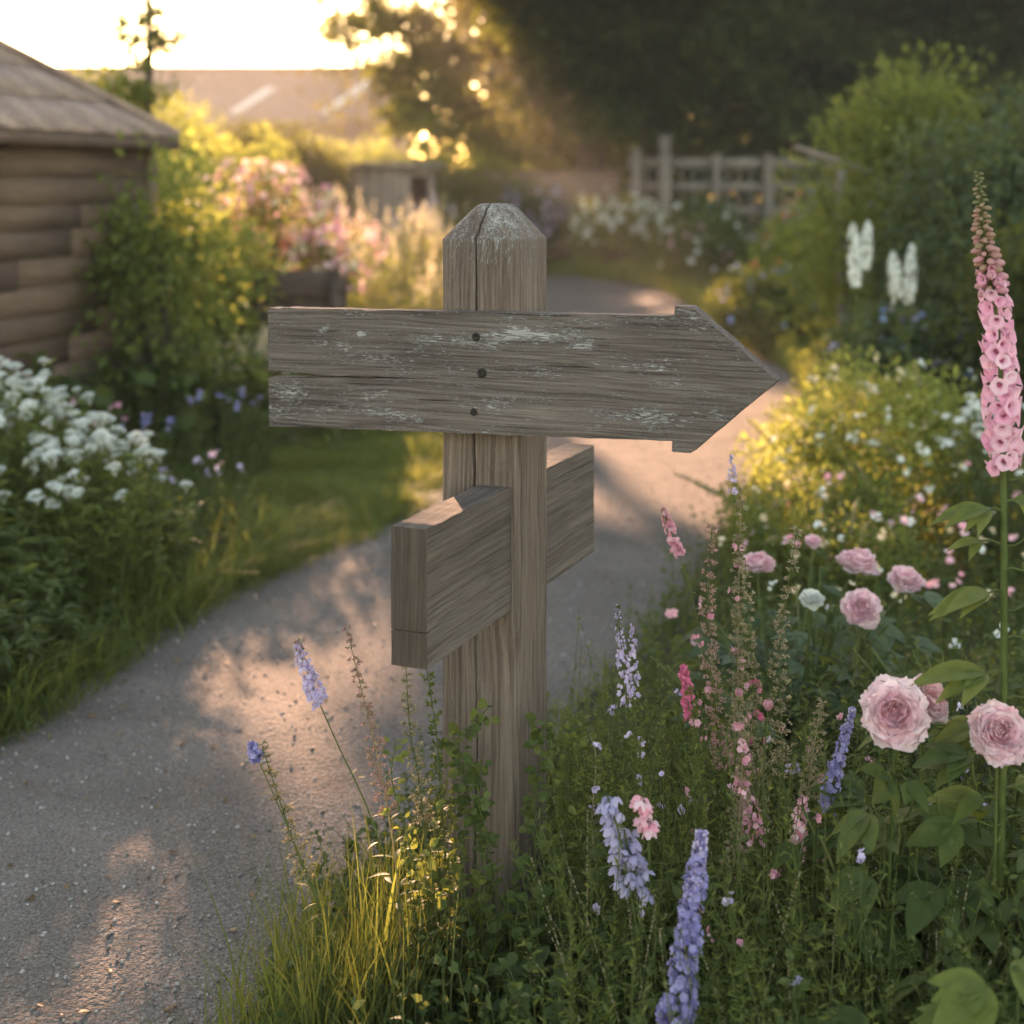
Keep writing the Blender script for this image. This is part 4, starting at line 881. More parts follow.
#@@PART3
# ------------------------------------------------------------------ foreground flowers
def stem_path(px_pts, Yb, Yt, zbase=-.02, n=22):
    """px_pts from foot (lowest seen) to tip, real points at distances Yb..Yt, continued to the soil"""
    k = len(px_pts); pts = [P(px_pts[i][0], px_pts[i][1], Yb+(Yt-Yb)*i/(k-1)) for i in range(k)]
    d = pts[0]-pts[1]; foot = pts[0]+d*np.array([.5, .5, 0])*(pts[0][2]/max(.05, -d[2])) * .5; foot = np.array([foot[0], foot[1], zbase])
    Q = np.array([foot]+pts); Pp = np.vstack([2*Q[0]-Q[1], Q, 2*Q[-1]-Q[-2]]); out = []
    m_ = max(3, n//(len(Q)-1))
    for i in range(len(Q)-1):
        p0, p1, p2, p3 = Pp[i:i+4]
        for t in np.linspace(0, 1, m_, endpoint=False): out.append(.5*((2*p1)+(-p0+p2)*t+(2*p0-5*p1+4*p2-p3)*t*t+(-p0+3*p1-3*p2+p3)*t**3))
    out.append(Q[-1]); return np.array(out)
class Along:
    def __init__(s, PP): s.P = PP; s.c = np.concatenate([[0], np.cumsum(np.linalg.norm(np.diff(PP, axis=0), axis=1))]); s.L = s.c[-1]; s.T = norm(np.gradient(PP, axis=0))
    def at(s, d): return np.stack([np.interp(d, s.c, s.P[:, q]) for q in range(3)], -1)
    def tan(s, d): return norm(np.stack([np.interp(d, s.c, s.T[:, q]) for q in range(3)], -1))
def around(g, T):
    ex = norm(np.cross(T, np.array([0, 1., .1]))); ey = np.cross(T, ex); a = g.uniform(0, 6.283, len(T)); return np.cos(a)[:, None]*ex+np.sin(a)[:, None]*ey

def seed_stalk(label, px, Yb, Yt, seed, budmat='dry', L=.32, whorl=.0105, size=.0016, group='slender seed-head stalks', flower=None, stem_r=.0014, dens=1., spread=.015, cat='wild flower', name='seed_stalk', leaves=14):
    g = np.random.default_rng(seed); PP = stem_path(px, Yb, Yt); al = Along(PP); root = empty(name, tuple(PP[0]), label, cat, group); o_ = PP[0]
    mb = MB(); n = len(PP); tubes(mb, (PP-o_)[None], stem_r*np.linspace(1.5, .5, n)[None], 5, .5)
    # side pedicels with bud clusters
    k = max(4, int(L/whorl)); dd = al.L-L*np.linspace(1, 0, k)+g.normal(0, whorl*.25, k); dd = np.minimum(dd, al.L); t = (dd-(al.L-L))/L
    m_ = np.maximum(2, np.round((6.0-2.0*t)*dens+g.normal(0, .6, k))).astype(int); d2 = np.repeat(dd, m_); t2 = np.repeat(t, m_); p = al.at(d2)-o_; T = al.tan(d2); out = around(g, T)
    ln = spread*(1.25-.8*t2)*g.uniform(.4, 1.25, len(d2)); tip = p+norm(out+T*.5)*ln[:, None]; tubes(mb, np.stack([p, (p+tip)/2+T*.001, tip], 1), stem_r*.38, 3, .7); mb.build('stem', LM['stem'] if g.random() < .5 else LM['dry'], root, smooth=True)
    q = 8; pos = np.repeat(tip, q, 0)+rdirs(g, len(tip)*q)*(.0050*g.random(len(tip)*q)**.5)[:, None]*(1.2-.5*np.repeat(t2, q))[:, None]
    mb = MB(); d_ = norm(np.repeat(out+T, q, 0)+g.normal(0, .5, (len(pos), 3))); mb.inst(BUD, pos, frames(d_, rdirs(g, len(pos))), size*g.uniform(.4, 1.0, len(pos))*(1.15-.4*np.repeat(t2, q)), g.random(len(pos)))
    mb.inst(LEAF1, np.repeat(tip, 2, 0), frames(norm(np.repeat(out, 2, 0)+g.normal(0, .6, (len(tip)*2, 3))), rdirs(g, len(tip)*2)), size*4.0*g.uniform(.6, 1.3, len(tip)*2), g.random(len(tip)*2))
    mb.build('seed_head', LM[budmat] if budmat in LM else PM[budmat], root, smooth=True)
    if flower:
        fm, cnt, rng_ = flower; sel = g.choice(np.where((t2 >= rng_[0]) & (t2 <= rng_[1]))[0], cnt); mb = MB(); pp = np.repeat(tip[sel], 2, 0)+g.normal(0, .003, (cnt*2, 3))
        mb.inst(FL5b, pp, frames(norm(np.repeat(out[sel], 2, 0)+g.normal(0, .4, (cnt*2, 3))), rdirs(g, cnt*2)), .0055*g.uniform(.7, 1.3, cnt*2), g.random(cnt*2)); mb.build('blossom', PM[fm], root, smooth=True)
    if leaves:
        ds = (al.L-L*.8)*g.uniform(.15, 1, leaves); T = al.tan(ds); out = around(g, T); mb = MB(); mb.inst(leaf('lance', 4, .25, .25, .35), al.at(ds)-o_, frames(norm(out+T*.6), T+0*out), .030*g.uniform(.5, 1.2, leaves), g.random(leaves)); mb.build('foliage', LM['light'], root, smooth=True)
    return root

def floret_spike(label, px, Yb, Yt, seed, L, r, k, size, mat, group=None, name='flower_spike', cat='flower spike', tpl=FL5b, taper=.6, stem_r=.0022, bud=None, leaves=16, hang=.0, leafm='mid', lsize=.035, gap=0.):
    g = np.random.default_rng(seed); PP = stem_path(px, Yb, Yt); al = Along(PP); root = empty(name, tuple(PP[0]), label, cat, group); o_ = PP[0]
    mb = MB(); tubes(mb, (PP-o_)[None], stem_r*np.linspace(1.5, .5, len(PP))[None], 6, .5); mb.build('stem', LM['stem'], root, smooth=True)
    # florets in a spiral with jitter
    t = np.sort(g.random(k)**.9); d = al.L-L+L*t; T = al.tan(d); out = around(g, T); env = (1-taper*t**1.3)*np.minimum(1, .55+t*5)*np.sqrt(np.clip((1.02-t)/.22, .02, 1))
    inner = g.uniform(.30, 1.18, k); p = al.at(d)-o_+out*(r*env*inner)[:, None]; mb = MB()
    mb.inst(tpl, p, frames(norm(out+T*.25-np.array([0, 0, hang])+g.normal(0, .25, (k, 3))), norm(T+g.normal(0, .3, (k, 3)))), size*(1-.5*t)*g.uniform(.7, 1.25, k), np.clip(g.normal(.5, .25, k)+.2*(inner-.7), 0, 1))
    mb.build('blossom', PM[mat], root, smooth=True)
    if bud:
        kb = bud[1]; t = 1-.30*g.random(kb)**1.2; d = al.L-L+L*t; T = al.tan(d); out = around(g, T); mb = MB(); mb.inst(BUD, al.at(d)-o_+out*(r*(1-taper*t)*.9)[:, None], frames(norm(out+T), T), size*.3*g.uniform(.7, 1.2, kb), g.random(kb)); mb.build('bud', (PM.get(bud[0]) or LM[bud[0]]), root, smooth=True)
    if leaves:
        ds = (al.L-L*.9)*g.uniform(.2, 1, leaves); T = al.tan(ds); out = around(g, T); mb = MB(); mb.inst(leaf('lance', 4, .28, .25, .35), al.at(ds)-o_, frames(norm(out+T*.4), T), lsize*g.uniform(.5, 1.2, leaves), g.random(leaves)); mb.build('foliage', LM[leafm], root, smooth=True)
    return root

SG = 'slender seed-head stalks'
for k, (px, Yb, Yt, L, bm_, fl, lab) in enumerate((
    ([(398,890),(384,790),(364,700),(347,630)], 2.42, 2.46, .30, 'bud', None, 'tall seed stalk between the lilac spike and the signpost'),
    ([(428,880),(420,790),(410,730),(406,668)], 2.45, 2.47, .26, 'dry', None, 'sunlit stalk just left of the post under the cross board'),
    ([(446,880),(441,800),(436,730),(424,655)], 2.46, 2.48, .30, 'light', None, 'sunlit stalk touching the left side of the post'),
    ([(330,940),(300,860),(276,790),(262,745)], 2.38, 2.40, .22, 'dry', None, 'leaning stalk beside the purple button flower at the path edge'),
    ([(765,900),(742,760),(738,640),(741,490)], 2.50, 2.55, .46, 'dry', ('pink', 8, (.3,.8)), 'tallest pinkish seed stalk right of the signpost'),
    ([(735,900),(722,760),(708,640),(712,528)], 2.48, 2.52, .40, 'bud', ('pink', 6, (.2,.7)), 'second seed stalk of the pink group, nearest the post'),
    ([(752,900),(757,780),(751,650),(745,560)], 2.44, 2.5, .42, 'dry', ('hot', 5, (.2,.6)), 'seed stalk in the middle of the pink group'),
    ([(770,900),(782,780),(780,650),(797,528)], 2.42, 2.48, .40, 'dry', None, 'beige seed stalk leaning right of the pink group'),
    ([(790,920),(800,850),(815,740),(822,700)], 2.40, 2.42, .16, 'dry', None, 'short bent stalk below the white bloom'),
    ([(700,940),(694,830),(698,740),(690,690)], 2.36, 2.40, .26, 'light', ('pink', 5, (.3,.9)), 'short green stalk above the big blue spike'),
    ([(720,930),(736,850),(742,760),(736,700)], 2.34, 2.38, .26, 'dry', ('pink', 14, (.1,.9)), 'short stalk with salmon pink buds in the pink group'),
    ([(668,940),(655,840),(640,760),(634,700)], 2.40, 2.44, .24, 'light', ('lilac', 4, (.3,.9)), 'green stalk behind the pale blue bells'),
    ([(572,900),(564,810),(575,730),(566,712)], 2.50, 2.52, .20, 'light', None, 'short green stalk right of the post foot'),
    ([(600,900),(592,830),(596,760),(590,735)], 2.44, 2.46, .18, 'light', ('lilac', 5, (.3,.9)), 'thin stalk with tiny lilac flowers right of the post'))):
    seed_stalk(lab, px, Yb, Yt, 300+k, bm_, L, flower=fl, group=SG)
floret_spike('lilac flower spike on a thin stem over the sunlit path', [(405,930),(372,820),(338,745),(314,690),(296,640)], 2.40, 2.44, 330, .11, .014, 150, .0062, 'lilac', bud=('bud', 40), stem_r=.0013, leaves=8, taper=.55)
floret_spike('purple button flower on a thin leaning stem at the path edge', [(345,960),(310,880),(276,800),(250,742)], 2.36, 2.40, 331, .030, .010, 70, .006, 'violet', stem_r=.0012, leaves=9, taper=.5)
floret_spike('pink tapering flower spike leaning over the path, top left of the pink group', [(745,900),(712,700),(690,590),(663,508)], 2.50, 2.56, 332, .085, .0095, 110, .0060, 'pink', bud=('bud', 50), stem_r=.0015, leaves=10, taper=.6)
floret_spike('small bright magenta flower spike in the middle of the pink group', [(706,900),(700,800),(692,730),(683,665)], 2.40, 2.44, 333, .085, .010, 100, .0066, 'hot', bud=('hot', 20), stem_r=.0014, leaves=10, taper=.4)
floret_spike('salmon pink flower cluster low in the pink group', [(762,930),(758,870),(752,820),(735,770)], 2.34, 2.38, 334, .12, .018, 90, .0062, 'pink', stem_r=.0014, leaves=10, taper=.4)
floret_spike('pink flower spike low between the pink group and the two-bloom plant', [(790,940),(792,890),(797,850),(803,797)], 2.34, 2.36, 335, .095, .012, 120, .0062, 'peony', stem_r=.0015, leaves=10, taper=.35, bud=('pink', 30))
floret_spike('slim deep blue flower spike left of the two-bloom peony', [(815,900),(826,820),(838,760),(853,708)], 2.36, 2.40, 336, .165, .0125, 220, .0064, 'violet', bud=('lilac', 60), stem_r=.002, leaves=14, taper=.62)
floret_spike('large thick violet flower spike in the bottom foreground', [(672,1060),(680,1000),(690,920),(702,832)], 2.02, 2.08, 337, .285, .0215, 520, .0078, 'violet', bud=('lilac', 120), stem_r=.003, leaves=10, taper=.62)
floret_spike('tall pale lilac flower spike beside the path, right of the signpost', [(648,900),(634,780),(626,690),(617,605)], 2.5, 2.54, 338, .17, .0125, 110, .0052, 'lilac', bud=('stem', 60), stem_r=.0015, leaves=14, taper=.7)
floret_spike('shorter faint lilac spike behind the tall one', [(650,900),(640,780),(634,700),(632,625)], 2.6, 2.64, 339, .13, .012, 80, .0052, 'lilac', stem_r=.0013, leaves=10, taper=.6)
floret_spike('thin lilac sprig rising in front of the sunlit path', [(745,700),(742,560),(735,500),(731,455)], 2.75, 2.8, 340, .07, .009, 34, .0055, 'lilac', stem_r=.0011, leaves=8, taper=.6)
# hanging pale blue bells
BELLp = petals(5, 1, .12, 1.15, 1.15, 3)
for k, (px, n, sp_, lab, mt, L) in enumerate((([(650,960),(640,920),(632,870),(624,830)], 46, .022, 'cluster of pale blue bell flowers in front of the signpost foot', 'palebl', .085), ([(640,960),(628,880),(618,830),(607,795)], 18, .012, 'small pale blue bell sprig just above the bell cluster', 'palebl', .045), ([(655,960),(650,880),(648,830),(641,790)], 20, .012, 'pinkish white bell sprig beside the pale blue one', 'peony', .05))):
    g = np.random.default_rng(350+k); PP = stem_path(px, 2.18, 2.22); al = Along(PP); root = empty('bellflower', tuple(PP[0]), lab, 'flower', 'bellflowers in the foreground'); mb = MB(); tubes(mb, (PP-PP[0])[None], .0014, 5)
    d = al.L-L*g.random(n); T = al.tan(d); out = around(g, T); p = al.at(d)-PP[0]; q = p+out*(sp_*g.uniform(.3, 1, n))[:, None]+np.array([0, 0, -.004]); tubes(mb, np.stack([p, (p+q)/2+np.array([0, 0, .003]), q], 1), .0006, 3); mb.build('stem', LM['stem'], root, smooth=True)
    mb = MB(); mb.inst(BELLp, q, frames(norm(np.array([0, 0, -1.])+out*.5+g.normal(0, .2, (n, 3))), out), .0105*g.uniform(.7, 1.2, n), g.random(n)); mb.build('blossom', PM[mt], root, smooth=True)
    mb = MB(); ds = al.L*g.uniform(.3, .8, 12); T = al.tan(ds); o2 = around(g, T); mb.inst(leaf('lance', 4, .3, .25, .3), al.at(ds)-PP[0], frames(norm(o2+T*.4), T), .035*g.uniform(.5, 1.2, 12), g.random(12)); mb.build('foliage', LM['mid'], root, smooth=True)

# ------------------------------------------------------------------ peonies
def petal_tpl(n=6, c_=6, W=.95, cup=.45, ruf=.05, seed=0):
    g = np.random.default_rng(seed); V = []; ph = g.uniform(0, 6, 3)
    for i in range(n+1):
        t = i/n; wd = W*.5*(math.sin(math.pi*min(1, .10+.62*t))**.8)*(1 if t < .8 else 1-.9*((t-.8)/.2)**2*.55)
        for j in range(c_+1):
            s = (j/c_)*2-1; y = t*(1-.14*abs(s)**2.5*t)+ruf*.6*math.sin(s*7+ph[0])*t**3-(.05*math.exp(-(s*5)**2) if t > .9 else 0)
            z = cup*(t-.5)**2*.9+cup*.8*(s*wd)**2*2+ruf*math.sin(s*9+ph[1])*t**2.5-.05*t+.02*math.sin(t*8+ph[2])
            V.append((s*wd, y, z))
    return np.array(V), np.array([(i*(c_+1)+j, i*(c_+1)+j+1, (i+1)*(c_+1)+j+1, (i+1)*(c_+1)+j) for i in range(n) for j in range(c_)])
PT = [petal_tpl(seed=q, ruf=.028+.016*q, cup=.38+.1*q) for q in range(4)]
def bloom(root, c_, face, r, seed, mat='peony', full=1., open_=0.):
    g = np.random.default_rng(seed); face = norm(np.array(face, float)); ex = norm(np.cross(face, [0, 0, 1.01])); ey = np.cross(ex, face); mb = MB()
    layers = ((8, 6, 1.0), (9, 16, .97), (10, 27, .90), (11, 38, .80), (12, 49, .70), (12, 59, .60), (12, 68, .50), (11, 76, .42), (9, 83, .34))
    for li, (n, elv, ln) in enumerate(layers[:int(9*full)]):
        a = np.arange(n)/n*6.283+g.uniform(0, 6)+g.normal(0, .12, n); e = R(elv*(1-open_))+g.normal(0, .15, n); ra = np.cos(a)[:, None]*ex+np.sin(a)[:, None]*ey
        d = ra*np.cos(e)[:, None]+face*np.sin(e)[:, None]; up = -ra*np.sin(e)[:, None]+face*np.cos(e)[:, None]
        loc = c_+ra*(r*.05*(1-li/9))+face*(r*(-.22+.03*li)); s = r*ln*g.uniform(.9, 1.08, n)*1.02
        for q in range(4):
            kk = np.arange(n) % 4 == q
            if kk.any(): mb.inst(PT[q], loc[kk], frames(d[kk], up[kk]+g.normal(0, .10, (kk.sum(), 3))), s[kk], np.clip(.95-.075*li+g.normal(0, .1, kk.sum()), 0, 1))
    k = 38; loc = c_+face*r*.06+(ex*g.normal(0, .10, (k, 1))+ey*g.normal(0, .10, (k, 1)))*r*1.3; dd = norm(face+ex*g.normal(0, .45, (k, 1))+ey*g.normal(0, .45, (k, 1)))
    mb.inst(PT[2], loc, frames(dd, rdirs(g, k)), r*.34*g.uniform(.6, 1.1, k), np.clip(g.normal(.35, .2, k), 0, 1)); mb.build('bloom', PM[mat], root, smooth=True)
def lobed(nl=3):
    V = []; Fc = []; t0, f0 = leaf('ovate', 16, .5, .18, .22, 2)
    for k, a in enumerate(np.linspace(-.75, .75, nl)):
        s = 1 if k == nl//2 else .8; c2, s2 = math.cos(a), math.sin(a); v = t0*s; v = np.column_stack([v[:, 0]*c2+v[:, 1]*s2, -v[:, 0]*s2+v[:, 1]*c2, v[:, 2]+.004*k]); Fc.append(f0+len(t0)*k); V.append(v)
    return np.concatenate(V), np.concatenate(Fc)
LOB = lobed(3); LOB5 = lobed(5)
def peony(label, base, blooms, nleaf, seed, lsize=.085, lm='mid', group='peony plants', lspread=.16, h=.5, bmat='peony', nst=10):
    g = np.random.default_rng(seed); base = np.array(base, float); root = empty('peony_plant', tuple(base), label, 'flowering plant', group); mb = MB(); PPs = []
    for (c_, face, r, full, bm_) in blooms:
        c_ = np.array(c_)-base; st = np.array([g.normal(0, .02), g.normal(0, .02), -.02]); face = norm(np.array(face, float)); e = c_-face*r*.2
        PPs.append(bez(st[None], (e-face*.12*0+np.array([0, 0, -.22]))[None]*.9, e[None], 12)[0])
    n_ = nst; a = g.uniform(0, 6.283, n_); rr = lspread*np.sqrt(g.random(n_)); tip = np.column_stack([np.cos(a)*rr, np.sin(a)*rr, h*g.uniform(.6, 1., n_)]); PL = bez(np.tile([0, 0, -.02], (n_, 1))+g.normal(0, .02, (n_, 3)), tip*[.3, .3, .6], tip, 12)
    AP = np.concatenate([np.array(PPs).reshape(-1, 12, 3), PL]); tubes(mb, AP, .0032*np.linspace(1.3, .7, 12)[None], 6, g.random(len(AP)))
    N = nleaf; k = g.integers(0, len(AP), N); s = g.integers(3, 11, N); p = AP[k, s]; a = g.uniform(0, 6.283, N); out = np.column_stack([np.cos(a), np.sin(a), g.uniform(.0, .5, N)]); q = p+norm(out)*(lsize*.7*g.uniform(.5, 1.1, N))[:, None]
    tubes(mb, np.stack([p, (p+q)/2+[0, 0, .008], q], 1), .0013, 4, .5); mb.build('stem', LM['stem'], root, smooth=True)
    mb = MB(); d = norm(out+np.array([0, 0, -.35])+g.normal(0, .15, (N, 3))); mb.inst(LOB, q, frames(d, np.array([0, -.25, 1.])+g.normal(0, .25, (N, 3))), lsize*g.uniform(.6, 1.15, N), g.random(N)); mb.build('foliage', LM[lm], root, smooth=True)
    for i, (c_, face, r, full, bm_) in enumerate(blooms): bloom(root, np.array(c_)-base, face, r, seed*10+i, bm_, full)
    return root
tc_ = lambda px, py, Y: tuple(P(px, py, Y))
peony('peony plant with two overlapping pale pink double blooms', (.56, 2.30, 0), [(tc_(895,713,2.20), (-.18,-.9,.38), .051, 1, 'peony'), (tc_(927,702,2.26), (.45,-.6,.5), .040, 1, 'peony')], 70, 400, h=.43, lspread=.12, lsize=.082)
peony('peony plant with one large pale pink bloom at the right edge of the picture', (.74, 2.30, 0), [(tc_(999,733,2.18), (.08,-.85,.5), .047, 1, 'peony')], 76, 401, h=.47, lspread=.17, lsize=.088)
peony('dark-leaved peony bush with four pink blooms seen from the side, behind the blue spike', (.66, 3.35, 0), [(tc_(757,564,3.4), (-.1,-.25,1), .042, .7, 'peony'), (tc_(858,563,3.35), (.1,-.2,1), .048, .6, 'peony'), (tc_(862,608,3.2), (0,-.7,.7), .044, .8, 'peony'), (tc_(906,580,3.3), (.1,-.4,1), .040, .6, 'peony')], 150, 402, lsize=.065, lm='blue', lspread=.30, h=.46, nst=30)
peony('dark-leaved bush with a single white bloom between the pink peonies', (.52, 3.15, 0), [(tc_(812,599,3.15), (0,-.5,.9), .026, .6, 'white'), (tc_(813,541,3.7), (0,-.5,.9), .022, .5, 'peony')], 90, 403, lsize=.055, lm='blue', lspread=.26, h=.36, nst=24)
peony('leafy bluish green plant without blooms under the foxglove', (.90, 2.95, 0), [], 110, 404, lsize=.065, lm='dark', lspread=.26, h=.42, nst=24)
peony('lush dark leafy plant in the bottom right corner', (.62, 2.02, 0), [], 74, 405, lsize=.080, lm='mid', lspread=.20, h=.27, nst=16)
g = np.random.default_rng(410); bl = empty('lobed_leaf_plant', (.60, 1.80, 0), 'big lobed light green leaves at the very bottom right corner', 'plant'); mb = MB(); pts = [(985,985,1.84),(1020,960,1.9),(1010,1030,1.8),(960,1020,1.86)]
Q = np.array([P(*q) for q in pts])-np.array([.60, 1.80, 0]); tubes(mb, bez(np.zeros((4, 3)), Q*[.4, .4, .8], Q, 8), .002, 5); mb.build('stem', LM['stem'], bl, smooth=True); mb = MB()
mb.inst(LOB5, Q, frames(norm(np.array([(-.7,-.3,-.25),(.4,-.6,-.2),(.1,-.9,-.3),(-.9,-.1,-.1)])), np.array([(0,-.5,1),(0.2,-.4,1),(0,-.5,1),(-.1,-.3,1)])), np.array([.085,.08,.08,.07]), np.array([.6,.8,.4,.5])); mb.build('foliage', LM['light'], bl, smooth=True)
# pink poppy buds
for k, (px, py, r, lab) in enumerate(((768,706,.0105,'pink bud on a thin stem above the pink group'), (739,694,.0085,'smaller rosy bud left of the other bud'))):
    PP = stem_path([(px-10, 900), (px-6, 800), (px, py)], 2.38, 2.42); rt = empty('flower_bud', tuple(PP[0]), lab, 'flower'); mb = MB(); tubes(mb, (PP-PP[0])[None], .0013, 5); mb.build('stem', LM['stem'], rt, smooth=True); mb = MB(); g = np.random.default_rng(420+k); n = 9
    a = np.arange(n)*2.4; o2 = np.column_stack([np.cos(a), np.sin(a), 0*a]); mb.inst(PT[3], np.tile(PP[-1]-PP[0], (n, 1))-[0, 0, r*.7], frames(norm(o2*.45+[0, 0, 1]), norm(-o2+[0, 0, .4])), r*1.7, g.random(n)); mb.build('blossom', PM['pink'], rt, smooth=True)

# ------------------------------------------------------------------ foxglove
def bell_tpl():
    V = []; n = 15; prof = [(.12,0),(.22,.15),(.27,.45),(.32,.75),(.42,.95),(.60,1.04),(.78,1.02)]
    for i, (r, y) in enumerate(prof):
        for j in range(n):
            a = j/n*6.2832; w_ = 1+(.09*math.cos(a*5) if i > 4 else 0); lip = .10*math.cos(a-1.57*3)*(i > 3)
            V.append((r*w_*math.cos(a), y+lip, r*w_*math.sin(a)))
    Fc = [(i*n+j, i*n+(j+1) % n, (i+1)*n+(j+1) % n, (i+1)*n+j) for i in range(len(prof)-1) for j in range(n)]
    return np.array(V), np.array(Fc)
BELL = bell_tpl()
fg = np.random.default_rng(430); PPf = stem_path([(1001,860),(1003,760),(1004,600),(1003,460),(998,330),(984,240),(978,172)], 2.24, 2.24, n=60); alf = Along(PPf); of = PPf[0]
fr = empty('foxglove', tuple(of), 'tall pink foxglove with a long flower spike at the right edge', 'flower')
mb = MB(); rad = np.interp(alf.c/alf.L, [0, .6, .85, 1], [.0062, .0052, .003, .0012]); tubes(mb, (PPf-of)[None], rad[None], 9); mb.build('stem', LM['stem'], fr, smooth=True)
Lf = .44; n = 92; t = np.sort(np.linspace(0, .70, n)+fg.normal(0, .008, n)).clip(0, 1); d = alf.L-Lf+Lf*t; T = alf.tan(d); a = np.arange(n)*2.399+fg.normal(0, .25, n); ex = norm(np.cross(T, [0, 1., .1])); ey = np.cross(T, ex); out = np.cos(a)[:, None]*ex+np.sin(a)[:, None]*ey
sz = np.interp(t, [0, .08, .4, .6, .7], [.0145, .0172, .0165, .0125, .0085])*fg.uniform(.85, 1.12, n); att = alf.at(d)-of+out*(.007*(1-t*.8)*fg.uniform(.3, 1.3, n))[:, None]
dd = norm(out+np.array([0, -.16, -.34])+fg.normal(0, .24, (n, 3))); mb = MB(); mb.inst(BELL, att+dd*.004, frames(dd, T), sz*1.0, np.clip(fg.normal(.6, .18, n)-.3*t, 0, 1)); 
m = NT('bell_throat'); m.b.inputs['Base Color'].default_value = (.32,.07,.16,1); m.b.inputs['Roughness'].default_value = .7
mb.inst(blob(.24, 8, 4, .3), att+dd*(sz*.62)[:, None], frames(dd, T), sz, .5, 1); mb.build('bell_flower', [PM['fox'], m.m], fr, smooth=True).__setitem__('kind', 'stuff')
nb = 74; tb = np.linspace(.60, 1, nb); d = alf.L-Lf*1.03+Lf*1.03*tb; T = alf.tan(d); a = np.arange(nb)*2.399; ex = norm(np.cross(T, [0, 1., .1])); ey = np.cross(T, ex); out = np.cos(a)[:, None]*ex+np.sin(a)[:, None]*ey
szb = np.interp(tb, [.6, .75, .9, 1], [.0074, .0058, .0036, .0018])*fg.uniform(.75, 1.2, nb); mb = MB(); mb.inst(blob(.85, 7, 5, 1.8), alf.at(d)-of+out*(szb*1.9+.001)[:, None], frames(norm(out+T*.1-np.array([0, 0, .3])), T), szb*fg.uniform(.8, 1.15, nb), np.clip((1-tb)*2.2+fg.normal(.05, .15, nb), 0, 1)); kk = tb < .84
mb.build('bud', PM['bud'], fr, smooth=True)
mb = MB(); mb.inst(LEAF2, alf.at(d)-of+out*.002, frames(norm(out*.8+T*.7), T), szb*2.6, fg.random(nb)); mb.build('calyx', LM['stem'], fr, smooth=True)
# compound hanging leaves
mbl = MB(); LFX = leaf('lance', 18, .40, .22, .55, 2)
for (py, side, nl, ln, ysh) in ((512,-1,7,.080,0),(592,-1,6,.088,-.02),(672,-1,7,.100,-.02),(505,1,5,.08,.01),(570,1,6,.09,-.02),(640,1,7,.10,.0),(700,1,6,.10,0),(735,-1,6,.09,.02),(790,1,6,.10,0),(800,-1,6,.09,0),(545,-1,4,.05,.01)):
    b = P(1003, py, 2.24)-of; pt = b+np.array([side*fg.uniform(.018, .035), ysh, .004]); mbs = MB(); tubes(mbs, np.array([b, (b+pt)/2+[0, 0, .004], pt]), .0018, 6, .5); mbs.build('leaf_stalk', LM['stem'], fr, smooth=True); aa = np.linspace(-.95, .95, nl)+fg.normal(0, .08, nl)
    for q in aa:
        dv = norm(np.array([side*math.cos(q)*.9+side*.05, math.sin(q)*.75-.12, .22-.4*abs(q)*.5+fg.normal(0, .08)])); rn = .35+.6*fg.random()
        mbl.inst(LFX, pt[None], frames(dv[None], np.array([[side*.1, -.45, 1.]])), ln*(1-.25*abs(q))*fg.uniform(.8, 1.1), rn)
for py in (480, 545, 610, 680):
    b = P(1004, py, 2.24)-of; pt = b+np.array([.05, .01, .06]); mbs = MB(); tubes(mbs, bez(b[None], (b+[.04, 0, -.01])[None], pt[None], 6), .0012, 5); mbs.build('leaf_stalk', LM['stem'], fr, smooth=True)
mbl.build('foliage', LM['light'], fr, smooth=True)

# ------------------------------------------------------------------ leafy growth round the post
RL = leaf('round', 5, .85, .2, .25, 2); SL = leaf('ovate', 5, .6, .25, .25, 2)
for k, (x, y, n, h, r, lf, ls, lps, lm, lab) in enumerate((
    (.02, 2.40, 34, .29, .10, RL, .030, 9, 'mid', 'round-leaved plant in front of the signpost foot'),
    (.13, 2.36, 36, .33, .11, SL, .038, 9, 'dark', 'dark pointed-leaf plant at the right foot of the signpost'),
    (-.10, 2.44, 34, .36, .08, SL, .030, 10, 'light', 'small sunlit leafy plant at the left foot of the signpost'),
    (.24, 2.30, 34, .30, .12, SL, .034, 10, 'mid', 'leafy plant beneath the pale blue bells'),
    (.05, 2.24, 22, .24, .12, RL, .042, 6, 'dark', 'broad round leaves at the very bottom centre'))):
    herb('leafy_plant', lab, 'plant', x, y, n, h, r, lf, ls, lps, LM[lm], seed=450+k, stem_r=.0013, group='leafy plants round the signpost foot', leaf_from=.2)
def sprig(label, px, Yb, Yt, seed, n, ls, lm='mid', lf=RL, reach=.5):
    g = np.random.default_rng(seed); PP = stem_path(px, Yb, Yt); al = Along(PP); rt = empty('leafy_sprig', tuple(PP[0]), label, 'plant', 'leafy sprigs climbing the signpost'); o_ = PP[0]; mb = MB(); tubes(mb, (PP-o_)[None], .0011, 5); d = al.L*(1-reach*g.random(n)**1.2); T = al.tan(d); out = around(g, T); p = al.at(d)-o_; q = p+norm(out+T*.4)*(ls*.9*g.random(n))[:, None]
    tubes(mb, np.stack([p, (p+q)/2, q], 1), .0005, 3); mb.build('stem', LM['stem'], rt, smooth=True); mb = MB(); mb.inst(lf, q, frames(norm(out+T*.3+g.normal(0, .3, (n, 3))), norm(np.array([0, -.6, .7])+g.normal(0, .4, (n, 3)))), ls*g.uniform(.5, 1.15, n), g.random(n)); mb.build('foliage', LM[lm], rt, smooth=True)
sprig('leafy sprig curling over the front of the post, the highest one', [(480,900),(470,800),(458,745),(488,708)], 2.48, 2.50, 470, 70, .020)
